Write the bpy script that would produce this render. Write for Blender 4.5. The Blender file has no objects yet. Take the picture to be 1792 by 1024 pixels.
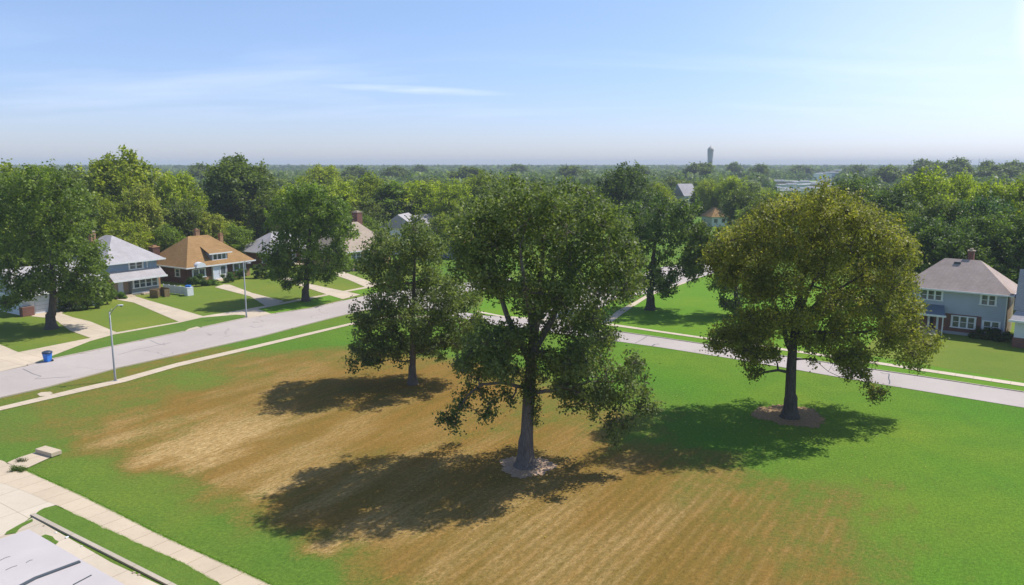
import bpy, bmesh, math, random
import numpy as np
from mathutils import Vector, Matrix

# ------------------------------------------------------------------ camera
H = 20.0                      # camera height
F = 1350.0                    # focal length in photo pixels (1792 wide)
P = math.atan((512 - 288) / F)
scn = bpy.context.scene
COL = scn.collection
cam_d = bpy.data.cameras.new("camera")
cam_d.sensor_width = 36
cam_d.lens = F / 1792 * 36
cam_d.clip_end = 20000
cam_d.clip_start = 0.5
cam = bpy.data.objects.new("camera", cam_d)
COL.objects.link(cam)
cam.location = (0, 0, H)
cam.rotation_euler = (math.pi / 2 - P, 0, 0)
scn.camera = cam

# ------------------------------------------------------------------ light
SUN_EL = math.radians(54)
SUN_AZ = math.radians(66)     # clockwise from +Y towards +X
sd = Vector((math.sin(SUN_AZ) * math.cos(SUN_EL), math.cos(SUN_AZ) * math.cos(SUN_EL), math.sin(SUN_EL)))
sl = bpy.data.lights.new("sun", 'SUN')
sl.energy = 4.0
sl.angle = math.radians(0.5)
sl.color = (1.0, 0.945, 0.86)
so = bpy.data.objects.new("sun", sl)
so.rotation_euler = (-sd).to_track_quat('-Z', 'Y').to_euler()
so.location = (60, 40, 90)
COL.objects.link(so)
w = bpy.data.worlds.new("World")
scn.world = w
w.use_nodes = True
nt = w.node_tree
nt.nodes.clear()
N = nt.nodes.new
out = N("ShaderNodeOutputWorld"); bg = N("ShaderNodeBackground")
sky = N("ShaderNodeTexSky")
sky.sky_type = 'NISHITA'
sky.sun_disc = False
sky.sun_elevation = SUN_EL
sky.sun_rotation = SUN_AZ
sky.altitude = 100
sky.air_density = 1.0
sky.dust_density = 0.4
sky.ozone_density = 4.0
bg.inputs[1].default_value = 0.125
# thin cirrus: streaky noise on the view direction, only in a low band
tc = N("ShaderNodeTexCoord"); sep = N("ShaderNodeSeparateXYZ")
nt.links.new(tc.outputs['Generated'], sep.inputs[0])
def wmath(op, a, b=None, clamp=False):
    m = N("ShaderNodeMath"); m.operation = op; m.use_clamp = clamp
    for i, v in enumerate((a, b)):
        if v is None: continue
        if isinstance(v, (int, float)): m.inputs[i].default_value = v
        else: nt.links.new(v, m.inputs[i])
    return m.outputs[0]
zz = wmath('ADD', sep.outputs[2], 0.16)
u = wmath('DIVIDE', sep.outputs[0], zz); v = wmath('DIVIDE', sep.outputs[1], zz)
cmb = N("ShaderNodeCombineXYZ"); nt.links.new(u, cmb.inputs[0]); nt.links.new(v, cmb.inputs[1])
mp = N("ShaderNodeMapping"); mp.inputs['Scale'].default_value = (0.45, 1.5, 1); mp.inputs['Rotation'].default_value = (0, 0, math.radians(9))
mp.inputs['Location'].default_value = (2.3, 0.4, 0)
nt.links.new(cmb.outputs[0], mp.inputs[0])
nz = N("ShaderNodeTexNoise"); nz.inputs['Scale'].default_value = 1.0; nz.inputs['Detail'].default_value = 9; nz.inputs['Roughness'].default_value = 0.55; nz.inputs['Distortion'].default_value = 0.4
nt.links.new(mp.outputs[0], nz.inputs[0])
cr = N("ShaderNodeValToRGB"); cr.color_ramp.elements[0].position = 0.47; cr.color_ramp.elements[1].position = 0.78
nt.links.new(nz.outputs[0], cr.inputs[0])
b1 = N("ShaderNodeMapRange"); b1.inputs[1].default_value = 0.03; b1.inputs[2].default_value = 0.075; nt.links.new(sep.outputs[2], b1.inputs[0]); b1.interpolation_type = 'SMOOTHSTEP'
b2 = N("ShaderNodeMapRange"); b2.inputs[1].default_value = 0.10; b2.inputs[2].default_value = 0.16; b2.inputs[3].default_value = 1; b2.inputs[4].default_value = 0.12; nt.links.new(sep.outputs[2], b2.inputs[0]); b2.interpolation_type = 'SMOOTHSTEP'
# one narrow streak of cirrus a little left of the middle, as a soft ellipse in direction space
ex = wmath('DIVIDE', wmath('SUBTRACT', wmath('DIVIDE', sep.outputs[0], sep.outputs[1]), -0.115), 0.13)
ez = wmath('DIVIDE', wmath('ADD', wmath('SUBTRACT', wmath('DIVIDE', sep.outputs[2], sep.outputs[1]), 0.0925), wmath('MULTIPLY', wmath('SUBTRACT', wmath('DIVIDE', sep.outputs[0], sep.outputs[1]), -0.115), 0.045)), 0.0058)
er = wmath('ADD', wmath('MULTIPLY', ex, ex), wmath('MULTIPLY', ez, ez))
mp3 = N("ShaderNodeMapping"); mp3.inputs['Scale'].default_value = (14, 14, 90); nt.links.new(tc.outputs['Generated'], mp3.inputs[0])
nz3 = N("ShaderNodeTexNoise"); nz3.inputs['Scale'].default_value = 1.0; nz3.inputs['Detail'].default_value = 5; nt.links.new(mp3.outputs[0], nz3.inputs[0])
st = wmath('MULTIPLY', wmath('SUBTRACT', 1.0, er, True), wmath('MULTIPLY', wmath('SUBTRACT', nz3.outputs[0], 0.18), 1.6, True), True)
fr = wmath('GREATER_THAN', sep.outputs[1], 0.0)
st = wmath('MULTIPLY', st, fr)
cf = wmath('MULTIPLY', wmath('MULTIPLY', cr.outputs[0], b1.outputs[0]), b2.outputs[0])
cf = wmath('MULTIPLY', cf, 0.42)
cf = wmath('ADD', cf, wmath('MULTIPLY', st, 0.55), True)
def glow(cx, cz, rx, rz, k):      # sun glare at the upper right, painted into the sky as a soft white ellipse
    gx = wmath('DIVIDE', wmath('SUBTRACT', wmath('DIVIDE', sep.outputs[0], sep.outputs[1]), cx), rx)
    gz = wmath('DIVIDE', wmath('SUBTRACT', wmath('DIVIDE', sep.outputs[2], sep.outputs[1]), cz), rz)
    g = wmath('SUBTRACT', 1.0, wmath('ADD', wmath('MULTIPLY', gx, gx), wmath('MULTIPLY', gz, gz)), True)
    return wmath('MULTIPLY', wmath('MULTIPLY', wmath('MULTIPLY', g, g), k), fr)
gl1 = glow(.72, .16, .55, .32, .34); gl2 = glow(.715, .185, .10, .13, 1.6)
mixc = N("ShaderNodeMix"); mixc.data_type = 'RGBA'
nt.links.new(cf, mixc.inputs[0]); mixc.inputs[7].default_value = (6.4, 6.9, 8.0, 1)
tnt = N('ShaderNodeMix'); tnt.data_type = 'RGBA'; tnt.blend_type = 'MULTIPLY'; tnt.inputs[0].default_value = 1; hz_ = N('ShaderNodeMapRange'); hz_.inputs[1].default_value = -.02; hz_.inputs[2].default_value = .36; hz_.interpolation_type = 'SMOOTHSTEP'; nt.links.new(sep.outputs[2], hz_.inputs[0]); hc_ = N('ShaderNodeMix'); hc_.data_type = 'RGBA'; nt.links.new(hz_.outputs[0], hc_.inputs[0]); hc_.inputs[6].default_value = (.74, .75, 1.0, 1); hc_.inputs[7].default_value = (1.07, .99, .95, 1); nt.links.new(hc_.outputs[2], tnt.inputs[7]); nt.links.new(sky.outputs[0], tnt.inputs[6])
nt.links.new(tnt.outputs[2], mixc.inputs[6]); glm = N("ShaderNodeMix"); glm.data_type = 'RGBA'; nt.links.new(wmath('ADD', gl1, gl2, True), glm.inputs[0]); nt.links.new(mixc.outputs[2], glm.inputs[6]); glm.inputs[7].default_value = (7.6, 8.0, 8.6, 1); nt.links.new(glm.outputs[2], bg.inputs[0]); nt.links.new(bg.outputs[0], out.inputs[0])
scn.view_settings.view_transform = 'Standard'
scn.view_settings.look = 'None'
scn.view_settings.exposure = 0.43
scn.view_settings.gamma = 1.0
scn.cycles.max_bounces = 6
scn.cycles.transparent_max_bounces = 4
scn.cycles.volume_bounces = 1

# ------------------------------------------------------------------ helpers
def gp(x, y, z=0.0):
    """photo pixel -> point on the horizontal plane at height z"""
    a = (x - 896) / F; b = (y - 512) / F
    dy = math.cos(P) - b * math.sin(P); dz = -math.sin(P) - b * math.cos(P)
    t = (z - H) / dz
    return Vector((a * t, dy * t, z))
def pl(x, y, Y):
    """photo pixel -> point at distance Y"""
    a = (x - 896) / F; b = (y - 512) / F
    dy = math.cos(P) - b * math.sin(P); dz = -math.sin(P) - b * math.cos(P)
    t = Y / dy
    return Vector((a * t, Y, H + dz * t))
def tag(o, label=None, cat=None, group=None, kind=None):
    if label: o['label'] = label
    if cat: o['category'] = cat
    if group: o['group'] = group
    if kind: o['kind'] = kind
    return o
def empty(name, loc, rz=0, **k):
    o = bpy.data.objects.new(name, None); COL.objects.link(o)
    o.location = loc; o.rotation_euler = (0, 0, rz); o.empty_display_size = 0.5
    return tag(o, **k)
def link(name, me, mats, parent=None):
    o = bpy.data.objects.new(name, me); COL.objects.link(o)
    for m in (mats if isinstance(mats, (list, tuple)) else [mats]): me.materials.append(m)
    if parent: o.parent = parent
    return o
def obj(name, bm, mats, parent=None, smooth=False):
    me = bpy.data.meshes.new(name)
    bmesh.ops.recalc_face_normals(bm, faces=bm.faces)
    bm.to_mesh(me); bm.free()
    if smooth:
        me.polygons.foreach_set('use_smooth', [True] * len(me.polygons))
    return link(name, me, mats, parent)
def box(bm, x0, x1, y0, y1, z0, z1, bev=0):
    m = Matrix.Translation(((x0 + x1) / 2, (y0 + y1) / 2, (z0 + z1) / 2)) @ Matrix.Diagonal((abs(x1 - x0), abs(y1 - y0), abs(z1 - z0), 1))
    r = bmesh.ops.create_cube(bm, size=1, matrix=m)
    if bev:
        es = {e for vv in r['verts'] for e in vv.link_edges}
        bmesh.ops.bevel(bm, geom=list(es), offset=bev, segments=1, affect='EDGES')
def B(*boxes, bev=0):
    bm = bmesh.new()
    for b in boxes: box(bm, *b, bev=bev)
    return bm
def tube(bm, pts, rad, n=8, cap=True):
    rings = []
    for i, p in enumerate(pts):
        p = Vector(p)
        d = (Vector(pts[min(i + 1, len(pts) - 1)]) - Vector(pts[max(i - 1, 0)])).normalized()
        a = d.orthogonal().normalized() if i == 0 else (a - d * a.dot(d)).normalized()
        c = d.cross(a); r = rad[i] if isinstance(rad, (list, tuple)) else rad
        rings.append([bm.verts.new(p + (a * math.cos(t) + c * math.sin(t)) * r) for t in [2 * math.pi * k / n for k in range(n)]])
    for r0, r1 in zip(rings, rings[1:]):
        for k in range(n): bm.faces.new((r0[k], r0[(k + 1) % n], r1[(k + 1) % n], r1[k]))
    if cap:
        bm.faces.new(rings[0][::-1]); bm.faces.new(rings[-1])
def lathe(bm, prof, n=24, c=(0, 0)):
    rings = [[bm.verts.new((c[0] + r * math.cos(2 * math.pi * k / n), c[1] + r * math.sin(2 * math.pi * k / n), z)) for k in range(n)] for r, z in prof]
    for r0, r1 in zip(rings, rings[1:]):
        for k in range(n): bm.faces.new((r0[k], r0[(k + 1) % n], r1[(k + 1) % n], r1[k]))
    bm.faces.new(rings[0][::-1]); bm.faces.new(rings[-1])

# ------------------------------------------------------------------ materials
class Mat:
    def __init__(s, name, rough=0.8, spec=0.3):
        s.m = bpy.data.materials.new(name); s.m.use_nodes = True
        s.t = s.m.node_tree; s.b = s.t.nodes['Principled BSDF']
        s.b.inputs['Roughness'].default_value = rough
        s.b.inputs['Specular IOR Level'].default_value = spec
        s.tc = None
    def n(s, typ, **k):
        nd = s.t.nodes.new(typ)
        for a, b in k.items(): setattr(nd, a, b)
        return nd
    def l(s, a, b): s.t.links.new(a, b)
    def coord(s, scale=(1, 1, 1), rot=0, kind='Object', src=None):
        if not s.tc: s.tc = s.n('ShaderNodeTexCoord')
        mp = s.n('ShaderNodeMapping'); mp.inputs['Scale'].default_value = scale; mp.inputs['Rotation'].default_value = (0, 0, rot)
        s.l(src or s.tc.outputs[kind], mp.inputs[0]); return mp.outputs[0]
    def noise(s, scale, detail=4, vec=None, rough=0.55, dist=0):
        nd = s.n('ShaderNodeTexNoise'); nd.inputs['Scale'].default_value = scale; nd.inputs['Detail'].default_value = detail
        nd.inputs['Roughness'].default_value = rough; nd.inputs['Distortion'].default_value = dist
        s.l(vec or s.coord(), nd.inputs[0]); return nd.outputs[0]
    def ramp(s, f, stops):
        r = s.n('ShaderNodeValToRGB'); s.l(f, r.inputs[0]); e = r.color_ramp.elements
        while len(e) < len(stops): e.new(0.5)
        for q, (p, c) in zip(e, stops):
            q.position = p; q.color = c if len(c) == 4 else (*c, 1)
        return r.outputs[0]
    def mix(s, f, a, b, mode='MIX'):
        m = s.n('ShaderNodeMix', data_type='RGBA', blend_type=mode)
        for i, v in ((0, f), (6, a), (7, b)):
            if isinstance(v, (int, float)): m.inputs[i].default_value = v
            elif isinstance(v, tuple): m.inputs[i].default_value = (*v[:3], 1)
            else: s.l(v, m.inputs[i])
        return m.outputs[2]
    def math(s, op, a, b=0.0, clamp=False):
        m = s.n('ShaderNodeMath', operation=op, use_clamp=clamp)
        for i, v in ((0, a), (1, b)):
            if isinstance(v, (int, float)): m.inputs[i].default_value = v
            else: s.l(v, m.inputs[i])
        return m.outputs[0]
    def bump(s, h, strength=0.3, dist=0.02):
        b = s.n('ShaderNodeBump'); b.inputs['Strength'].default_value = strength; b.inputs['Distance'].default_value = dist
        s.l(h, b.inputs['Height']); s.l(b.outputs[0], s.b.inputs['Normal'])
    def col(s, c):
        if isinstance(c, tuple): s.b.inputs['Base Color'].default_value = (*c, 1)
        else: s.l(c, s.b.inputs['Base Color'])
        return s
    def attr(s, name):
        a = s.n('ShaderNodeAttribute'); a.attribute_name = name; return a.outputs['Fac']
def mul(c, k): return tuple(x * k for x in c)
def plain(name, c, rough=0.7, var=0.12, scale=3.0, spec=0.3, bump=0.0):
    m = Mat(name, rough, spec)
    n1 = m.noise(scale, 5); n2 = m.noise(scale * 9, 3)
    f = m.math('ADD', m.math('MULTIPLY', n1, 0.6), m.math('MULTIPLY', n2, 0.4))
    m.col(m.ramp(f, [(0.3, mul(c, 1 - var)), (0.7, mul(c, 1 + var))]))
    if bump: m.bump(n2, bump, 0.02)
    return m.m
DL = Vector((0.545, 0.838, 0))      # direction of the left street
ANG = math.atan2(DL.y, DL.x)

def grass_mat(name, a, b, c):
    m = Mat(name, 0.95, 0.1)
    n1 = m.noise(0.09, 4); n2 = m.noise(1.1, 5, rough=0.7); n3 = m.noise(9.0, 4, rough=0.8)
    col = m.mix(m.ramp(n1, [(0.35, (0, 0, 0)), (0.65, (1, 1, 1))]), a, b)
    col = m.mix(m.math('MULTIPLY', m.ramp(n2, [(0.4, (0, 0, 0)), (0.72, (1, 1, 1))]), 0.55), col, c)
    col = m.mix(1.0, col, m.ramp(n3, [(0.25, (.62, .64, .6)), (0.75, (1.35, 1.33, 1.3))]), 'MULTIPLY')
    m.col(col); m.bump(m.math('ADD', m.math('MULTIPLY', n3, 0.6), m.math('MULTIPLY', n2, 0.8)), 0.55, 0.12)
    return m.m
M = {}
# the field: green to straw, driven by 'dry' / 'vivid' (real condition of the turf), mown in lines along the street
m = Mat('park_turf', 0.95, 0.08)
dry = m.attr('dry'); viv = m.attr('vivid'); stp = m.attr('stripe')
nL = m.noise(0.055, 4); nM = m.noise(0.42, 7, rough=0.72); nS = m.noise(4.6, 5, rough=0.8); nF = m.noise(22.0, 3, rough=0.8)
rot = m.coord(rot=-ANG)
wob = m.noise(0.35, 3)
stv = m.coord(scale=(0.20, 1.1, 1), src=rot)
nStreak = m.noise(1.0, 7, vec=stv, rough=0.74, dist=0.05)
stv2 = m.coord(scale=(0.75, 2.0, 1), src=rot)
nStreak2 = m.noise(1.0, 7, vec=stv2, rough=0.76, dist=0.0)
wv = m.n('ShaderNodeTexWave', wave_type='BANDS', bands_direction='Y'); wv.inputs['Scale'].default_value = 0.46
wv.inputs['Distortion'].default_value = 0.5; wv.inputs['Detail'].default_value = 1; wv.inputs['Detail Scale'].default_value = 0.25
m.l(rot, wv.inputs[0])
green = m.mix(viv, (0.105, 0.165, 0.030), (0.090, 0.215, 0.020))
green = m.mix(m.ramp(nL, [(0.38, (0, 0, 0)), (0.66, (1, 1, 1))]), green, m.mix(viv, (0.14, 0.180, 0.034), (0.150, 0.235, 0.024)))
green = m.mix(m.math('MULTIPLY', m.ramp(nM, [(0.42, (0, 0, 0)), (0.75, (1, 1, 1))]), 0.5), green, (0.070, 0.155, 0.022))
brown = m.mix(m.ramp(nStreak, [(0.3, (0, 0, 0)), (0.62, (1, 1, 1))]), (0.150, 0.114, 0.021), (0.250, 0.148, 0.035))
straw = (0.56, 0.40, 0.19)
nBroad = m.noise(1.0, 3, vec=m.coord(scale=(0.07, 0.30, 1), src=rot), rough=0.5)
nFine = m.noise(1.0, 6, vec=m.coord(scale=(1.3, 4.5, 1), src=rot), rough=0.78)
sfac = m.math('MULTIPLY', m.math('MULTIPLY', m.ramp(nBroad, [(0.44, (.12, .12, .12)), (0.60, (1, 1, 1))]), m.ramp(nFine, [(0.38, (.15, .15, .15)), (0.66, (1, 1, 1))])), m.math('MULTIPLY', m.attr('straw'), 1.15), True)
brown = m.mix(m.math('MULTIPLY', m.ramp(m.noise(0.07, 3), [(0.42, (0, 0, 0)), (0.62, (1, 1, 1))]), 0.55), brown, (0.245, 0.138, 0.032))
brown = m.mix(sfac, brown, straw)
brown = m.mix(m.math('MULTIPLY', m.math('MULTIPLY', m.math('SUBTRACT', 1.0, wv.outputs['Fac']), stp), 0.45), brown, (0.155, 0.112, 0.026))
# dryness threshold broken by noise so that green creeps into the straw along the mowing lines
d2 = m.math('ADD', dry, m.math('MULTIPLY', m.math('SUBTRACT', nStreak, 0.5), 0.6))
d2 = m.math('ADD', d2, m.math('MULTIPLY', m.math('SUBTRACT', nM, 0.5), .8))
d2 = m.math('ADD', d2, m.math('MULTIPLY', m.math('MULTIPLY', m.math('SUBTRACT', wv.outputs['Fac'], 0.5), stp), 0.05))
d2 = m.math('ADD', d2, m.math('MULTIPLY', m.math('SUBTRACT', nS, 0.5), 0.7))
fac = m.ramp(d2, [(0.22, (0, 0, 0)), (0.80, (1, 1, 1))])
olive = m.mix(m.ramp(nM, [(0.35, (0, 0, 0)), (0.65, (1, 1, 1))]), (0.135, 0.150, 0.028), (0.185, 0.165, 0.036))
lines = m.math('MULTIPLY', m.ramp(wv.outputs['Fac'], [(0.60, (0, 0, 0)), (0.95, (1, 1, 1))]), m.ramp(nFine, [(0.35, (.2, .2, .2)), (0.6, (1, 1, 1))]))
lfac = m.math('MULTIPLY', m.math('MULTIPLY', lines, stp), m.ramp(nM, [(0.42, (0, 0, 0)), (0.66, (1, 1, 1))]))
col = m.mix(m.ramp(fac, [(0.0, (0, 0, 0)), (0.5, (1, 1, 1))]), green, olive)
col = m.mix(m.ramp(fac, [(0.42, (0, 0, 0)), (0.95, (1, 1, 1))]), col, brown)
col = m.mix(m.math('MULTIPLY', m.math('MULTIPLY', lfac, m.ramp(fac, [(0.1, (0, 0, 0)), (0.5, (1, 1, 1))])), 0.55), col, (0.37, 0.25, 0.11))
gr_ = m.coord(scale=(3.0, 12.0, 1), src=rot)
col = m.mix(1.0, col, m.ramp(m.noise(1.0, 4, vec=gr_, rough=0.8), [(0.25, (.70, .72, .70)), (0.75, (1.28, 1.26, 1.26))]), 'MULTIPLY')
col = m.mix(1.0, col, m.ramp(nS, [(0.27, (.56, .58, .56)), (0.73, (1.40, 1.38, 1.36))]), 'MULTIPLY')
col = m.mix(1.0, col, m.ramp(nF, [(0.25, (.72, .72, .72)), (0.75, (1.26, 1.26, 1.26))]), 'MULTIPLY')
m.col(col)
m.bump(m.math('ADD', m.math('ADD', nS, nF), m.math('MULTIPLY', nM, 1.5)), 0.5, 0.10)
M['turf'] = m.m
M['lawn'] = grass_mat('lawn_grass', (0.128, 0.188, 0.028), (0.185, 0.215, 0.034), (0.11, 0.19, 0.024))
M['verge'] = grass_mat('verge_grass', (0.095, 0.175, 0.026), (0.125, 0.195, 0.030), (0.075, 0.15, 0.022))
M['vivid'] = grass_mat('vivid_grass', (0.105, 0.235, 0.018), (0.15, 0.25, 0.022), (0.085, 0.20, 0.020))

def concrete(name, c, joints=None, rot=0.0, var=0.10):
    m = Mat(name, 0.9, 0.25)
    n1 = m.noise(0.25, 5); n2 = m.noise(2.5, 6, rough=0.7); n3 = m.noise(30, 2)
    col = m.mix(m.ramp(n1, [(0.3, (0, 0, 0)), (0.7, (1, 1, 1))]), mul(c, 1 - var), mul(c, 1 + var * .6))
    col = m.mix(m.math('MULTIPLY', m.ramp(n2, [(0.52, (0, 0, 0)), (0.75, (1, 1, 1))]), 0.35), col, mul((c[0], c[1] * .95, c[2] * .88), 0.72))
    col = m.mix(1.0, col, m.ramp(n3, [(0.3, (.93, .93, .93)), (0.7, (1.05, 1.05, 1.05))]), 'MULTIPLY')
    if joints:
        br = m.n('ShaderNodeTexBrick'); br.offset = 0; br.inputs['Scale'].default_value = 1
        br.inputs['Brick Width'].default_value = joints[0]; br.inputs['Row Height'].default_value = joints[1]
        br.inputs['Mortar Size'].default_value = 0.018; br.inputs['Mortar Smooth'].default_value = 0.3
        br.inputs['Color1'].default_value = (1, 1, 1, 1); br.inputs['Color2'].default_value = (.92, .92, .91, 1); br.inputs['Mortar'].default_value = (.50, .46, .40, 1)
        m.l(m.coord(rot=rot), br.inputs[0])
        col = m.mix(1.0, col, br.outputs['Color'], 'MULTIPLY')
    m.col(col); m.bump(n3, 0.2, 0.01)
    return m.m
FD = (gp(474, 1024) - gp(45, 824)).normalized()       # direction of the near footpath
FANG = math.atan2(FD.y, FD.x)
RD = (gp(1792, 687) - gp(1160, 592)).normalized()
RANG = math.atan2(RD.y, RD.x)
M['walk'] = concrete('pavement_concrete', (0.565, 0.465, 0.345), (1.55, 40), -FANG)
M['walk_l'] = concrete('path_concrete', (0.57, 0.475, 0.36), (1.5, 40), -ANG)
M['walk_r'] = concrete('path_concrete_pale', (0.60, 0.51, 0.40), (1.5, 40), -RANG)
M['apron'] = concrete('apron_concrete', (0.59, 0.515, 0.41), (3.4, 3.1), -FANG, 0.06)
M['gutter'] = concrete('gutter_concrete', (0.56, 0.48, 0.38), (3.0, 40), -FANG, 0.12)
M['drive'] = concrete('driveway_concrete', (0.56, 0.47, 0.36), (2.6, 2.6), -ANG)
M['kerb'] = concrete('kerb_concrete', (0.46, 0.40, 0.33), (3.0, 40), -FANG)
# road: pale old asphalt with cracks and a sealed seam
m = Mat('road_asphalt', 0.85, 0.3)
n1 = m.noise(0.12, 4); n2 = m.noise(1.2, 6, rough=0.7); n3 = m.noise(25, 3)
c = m.mix(m.ramp(n1, [(0.3, (0, 0, 0)), (0.7, (1, 1, 1))]), (0.40, 0.350, 0.325), (0.475, 0.42, 0.39))
c = m.mix(m.math('MULTIPLY', m.ramp(n2, [(0.5, (0, 0, 0)), (0.8, (1, 1, 1))]), 0.4), c, (0.34, 0.30, 0.285))
c = m.mix(1.0, c, m.ramp(n3, [(0.3, (.9, .9, .9)), (0.7, (1.08, 1.08, 1.08))]), 'MULTIPLY')
wv_ = m.coord(); nn = m.n('ShaderNodeTexNoise'); nn.inputs['Scale'].default_value = 0.5; nn.inputs['Detail'].default_value = 6; m.l(wv_, nn.inputs[0])
vadd = m.n('ShaderNodeVectorMath', operation='MULTIPLY_ADD'); m.l(nn.outputs['Color'], vadd.inputs[0]); vadd.inputs[1].default_value = (3.2, 3.2, 0); m.l(wv_, vadd.inputs[2])
vo = m.n('ShaderNodeTexVoronoi', feature='DISTANCE_TO_EDGE'); vo.inputs['Scale'].default_value = 0.13; m.l(vadd.outputs[0], vo.inputs[0])
crk = m.ramp(vo.outputs['Distance'], [(0.0, (1, 1, 1)), (0.007, (0, 0, 0))])
c = m.mix(m.math('MULTIPLY', crk, m.ramp(m.noise(0.11, 2), [(0.45, (0, 0, 0)), (0.55, (.75, .75, .75))])), c, (0.16, 0.13, 0.115))
m.col(c); m.bump(n3, 0.3, 0.01)
M['road'] = m.m
m = Mat('mulch', 0.95, 0.1)
n = m.noise(6, 5, rough=0.8); m.col(m.ramp(n, [(0.3, (0.26, 0.17, 0.11)), (0.5, (0.42, 0.29, 0.20)), (0.7, (0.60, 0.46, 0.36))])); m.bump(n, 0.8, 0.06)
M['mulch'] = m.m
m = Mat('bark_mulch', 0.95, 0.1)
n = m.noise(5, 6, rough=0.85); m.col(m.ramp(n, [(0.3, (0.14, 0.09, 0.045)), (0.5, (0.30, 0.20, 0.11)), (0.7, (0.42, 0.29, 0.16))])); m.bump(n, 0.8, 0.06)
M['mulch2'] = m.m

def leaf_mat(name, dark, light, transl=0.40):
    m = Mat(name, 0.50, 0.28)
    oi = m.n('ShaderNodeObjectInfo')
    c = m.mix(m.attr('tint'), dark, light)
    c = m.mix(1.0, c, oi.outputs['Color'], 'MULTIPLY')
    m.col(c)
    tr = m.n('ShaderNodeBsdfTranslucent')
    c2 = m.mix(1.0, c, (1.5, 1.6, 0.7), 'MULTIPLY'); m.l(c2, tr.inputs[0])
    ms = m.n('ShaderNodeMixShader'); ms.inputs[0].default_value = transl
    o = m.t.nodes['Material Output']; m.l(m.b.outputs[0], ms.inputs[1]); m.l(tr.outputs[0], ms.inputs[2]); m.l(ms.outputs[0], o.inputs[0])
    return m.m
M['leaf'] = leaf_mat('leaves', (0.060, 0.086, 0.026), (0.235, 0.265, 0.092))
m = Mat('bark', 0.95, 0.15)
oi = m.n('ShaderNodeObjectInfo')
vv = m.coord(scale=(7, 7, 1.2)); n = m.noise(1.5, 6, vec=vv, rough=0.75)
m.col(m.mix(1.0, m.ramp(n, [(0.3, (0.055, 0.045, 0.038)), (0.7, (0.155, 0.135, 0.115))]), oi.outputs['Color'], 'MULTIPLY')); m.bump(n, 0.9, 0.06)
M['bark'] = m.m

def siding(name, c, pitch=0.2):
    m = Mat(name, 0.7, 0.3)
    s = m.n('ShaderNodeSeparateXYZ'); m.coord(); m.l(m.tc.outputs['Object'], s.inputs[0])
    f = m.math('FRACT', m.math('DIVIDE', s.outputs[2], pitch))
    n = m.noise(0.7, 5)
    cc = m.mix(m.ramp(n, [(0.3, (0, 0, 0)), (0.7, (1, 1, 1))]), mul(c, 0.93), mul(c, 1.05))
    m.col(m.mix(m.ramp(f, [(0.0, (1, 1, 1)), (0.13, (0, 0, 0))]), cc, mul(c, 0.62))); m.bump(f, 0.5, 0.02)
    return m.m
def brick(name, a, b, mort):
    m = Mat(name, 0.9, 0.2)
    s = m.n('ShaderNodeSeparateXYZ'); m.coord(); m.l(m.tc.outputs['Object'], s.inputs[0])
    cmb = m.n('ShaderNodeCombineXYZ'); m.l(m.math('ADD', s.outputs[0], s.outputs[1]), cmb.inputs[0]); m.l(s.outputs[2], cmb.inputs[1])
    br = m.n('ShaderNodeTexBrick'); br.inputs['Scale'].default_value = 1; br.inputs['Brick Width'].default_value = 0.26; br.inputs['Row Height'].default_value = 0.09; br.inputs['Mortar Size'].default_value = 0.012
    br.inputs['Color1'].default_value = (*a, 1); br.inputs['Color2'].default_value = (*b, 1); br.inputs['Mortar'].default_value = (*mort, 1)
    m.l(cmb.outputs[0], br.inputs[0]); n = m.noise(0.8, 5)
    m.col(m.mix(1.0, br.outputs['Color'], m.ramp(n, [(0.3, (.82, .82, .82)), (0.7, (1.15, 1.15, 1.15))]), 'MULTIPLY'))
    return m.m
def shingle(name, c, var=0.14):
    m = Mat(name, 0.92, 0.15)
    s = m.n('ShaderNodeSeparateXYZ'); m.coord(); m.l(m.tc.outputs['Object'], s.inputs[0])
    cmb = m.n('ShaderNodeCombineXYZ'); m.l(m.math('ADD', s.outputs[0], s.outputs[1]), cmb.inputs[0]); m.l(m.math('MULTIPLY', s.outputs[2], 2.0), cmb.inputs[1])
    br = m.n('ShaderNodeTexBrick'); br.inputs['Scale'].default_value = 1; br.inputs['Brick Width'].default_value = 0.45; br.inputs['Row Height'].default_value = 0.26; br.inputs['Mortar Size'].default_value = 0.012
    br.inputs['Color1'].default_value = (*mul(c, 1 - var), 1); br.inputs['Color2'].default_value = (*mul(c, 1 + var), 1); br.inputs['Mortar'].default_value = (*mul(c, .68), 1)
    m.l(cmb.outputs[0], br.inputs[0]); n = m.noise(0.5, 6, rough=0.7)
    m.col(m.mix(1.0, br.outputs['Color'], m.ramp(n, [(0.3, (.86, .85, .84)), (0.7, (1.1, 1.1, 1.1))]), 'MULTIPLY'))
    return m.m
M['blue'] = siding('blue_siding', (0.25, 0.33, 0.46)); M['greysid'] = siding('grey_siding', (0.40, 0.435, 0.52)); M['whitesid'] = siding('white_siding', (0.74, 0.76, 0.81))
M['tansid'] = siding('tan_siding', (0.36, 0.28, 0.20)); M['greypanel'] = siding('grey_panel_siding', (0.22, 0.24, 0.26))
M['brick_dark'] = brick('dark_brown_brick', (0.13, 0.052, 0.038), (0.095, 0.042, 0.032), (0.15, 0.10, 0.08))
M['brick_orange'] = brick('orange_brick', (0.36, 0.19, 0.095), (0.30, 0.155, 0.08), (0.38, 0.28, 0.19))
M['brick_red'] = brick('red_brick', (0.21, 0.075, 0.055), (0.16, 0.062, 0.048), (0.22, 0.16, 0.14))
M['roof_white'] = shingle('pale_grey_shingles', (0.40, 0.38, 0.395), 0.05); M['roof_orange'] = shingle('tan_orange_shingles', (0.31, 0.19, 0.085), 0.10)
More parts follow.
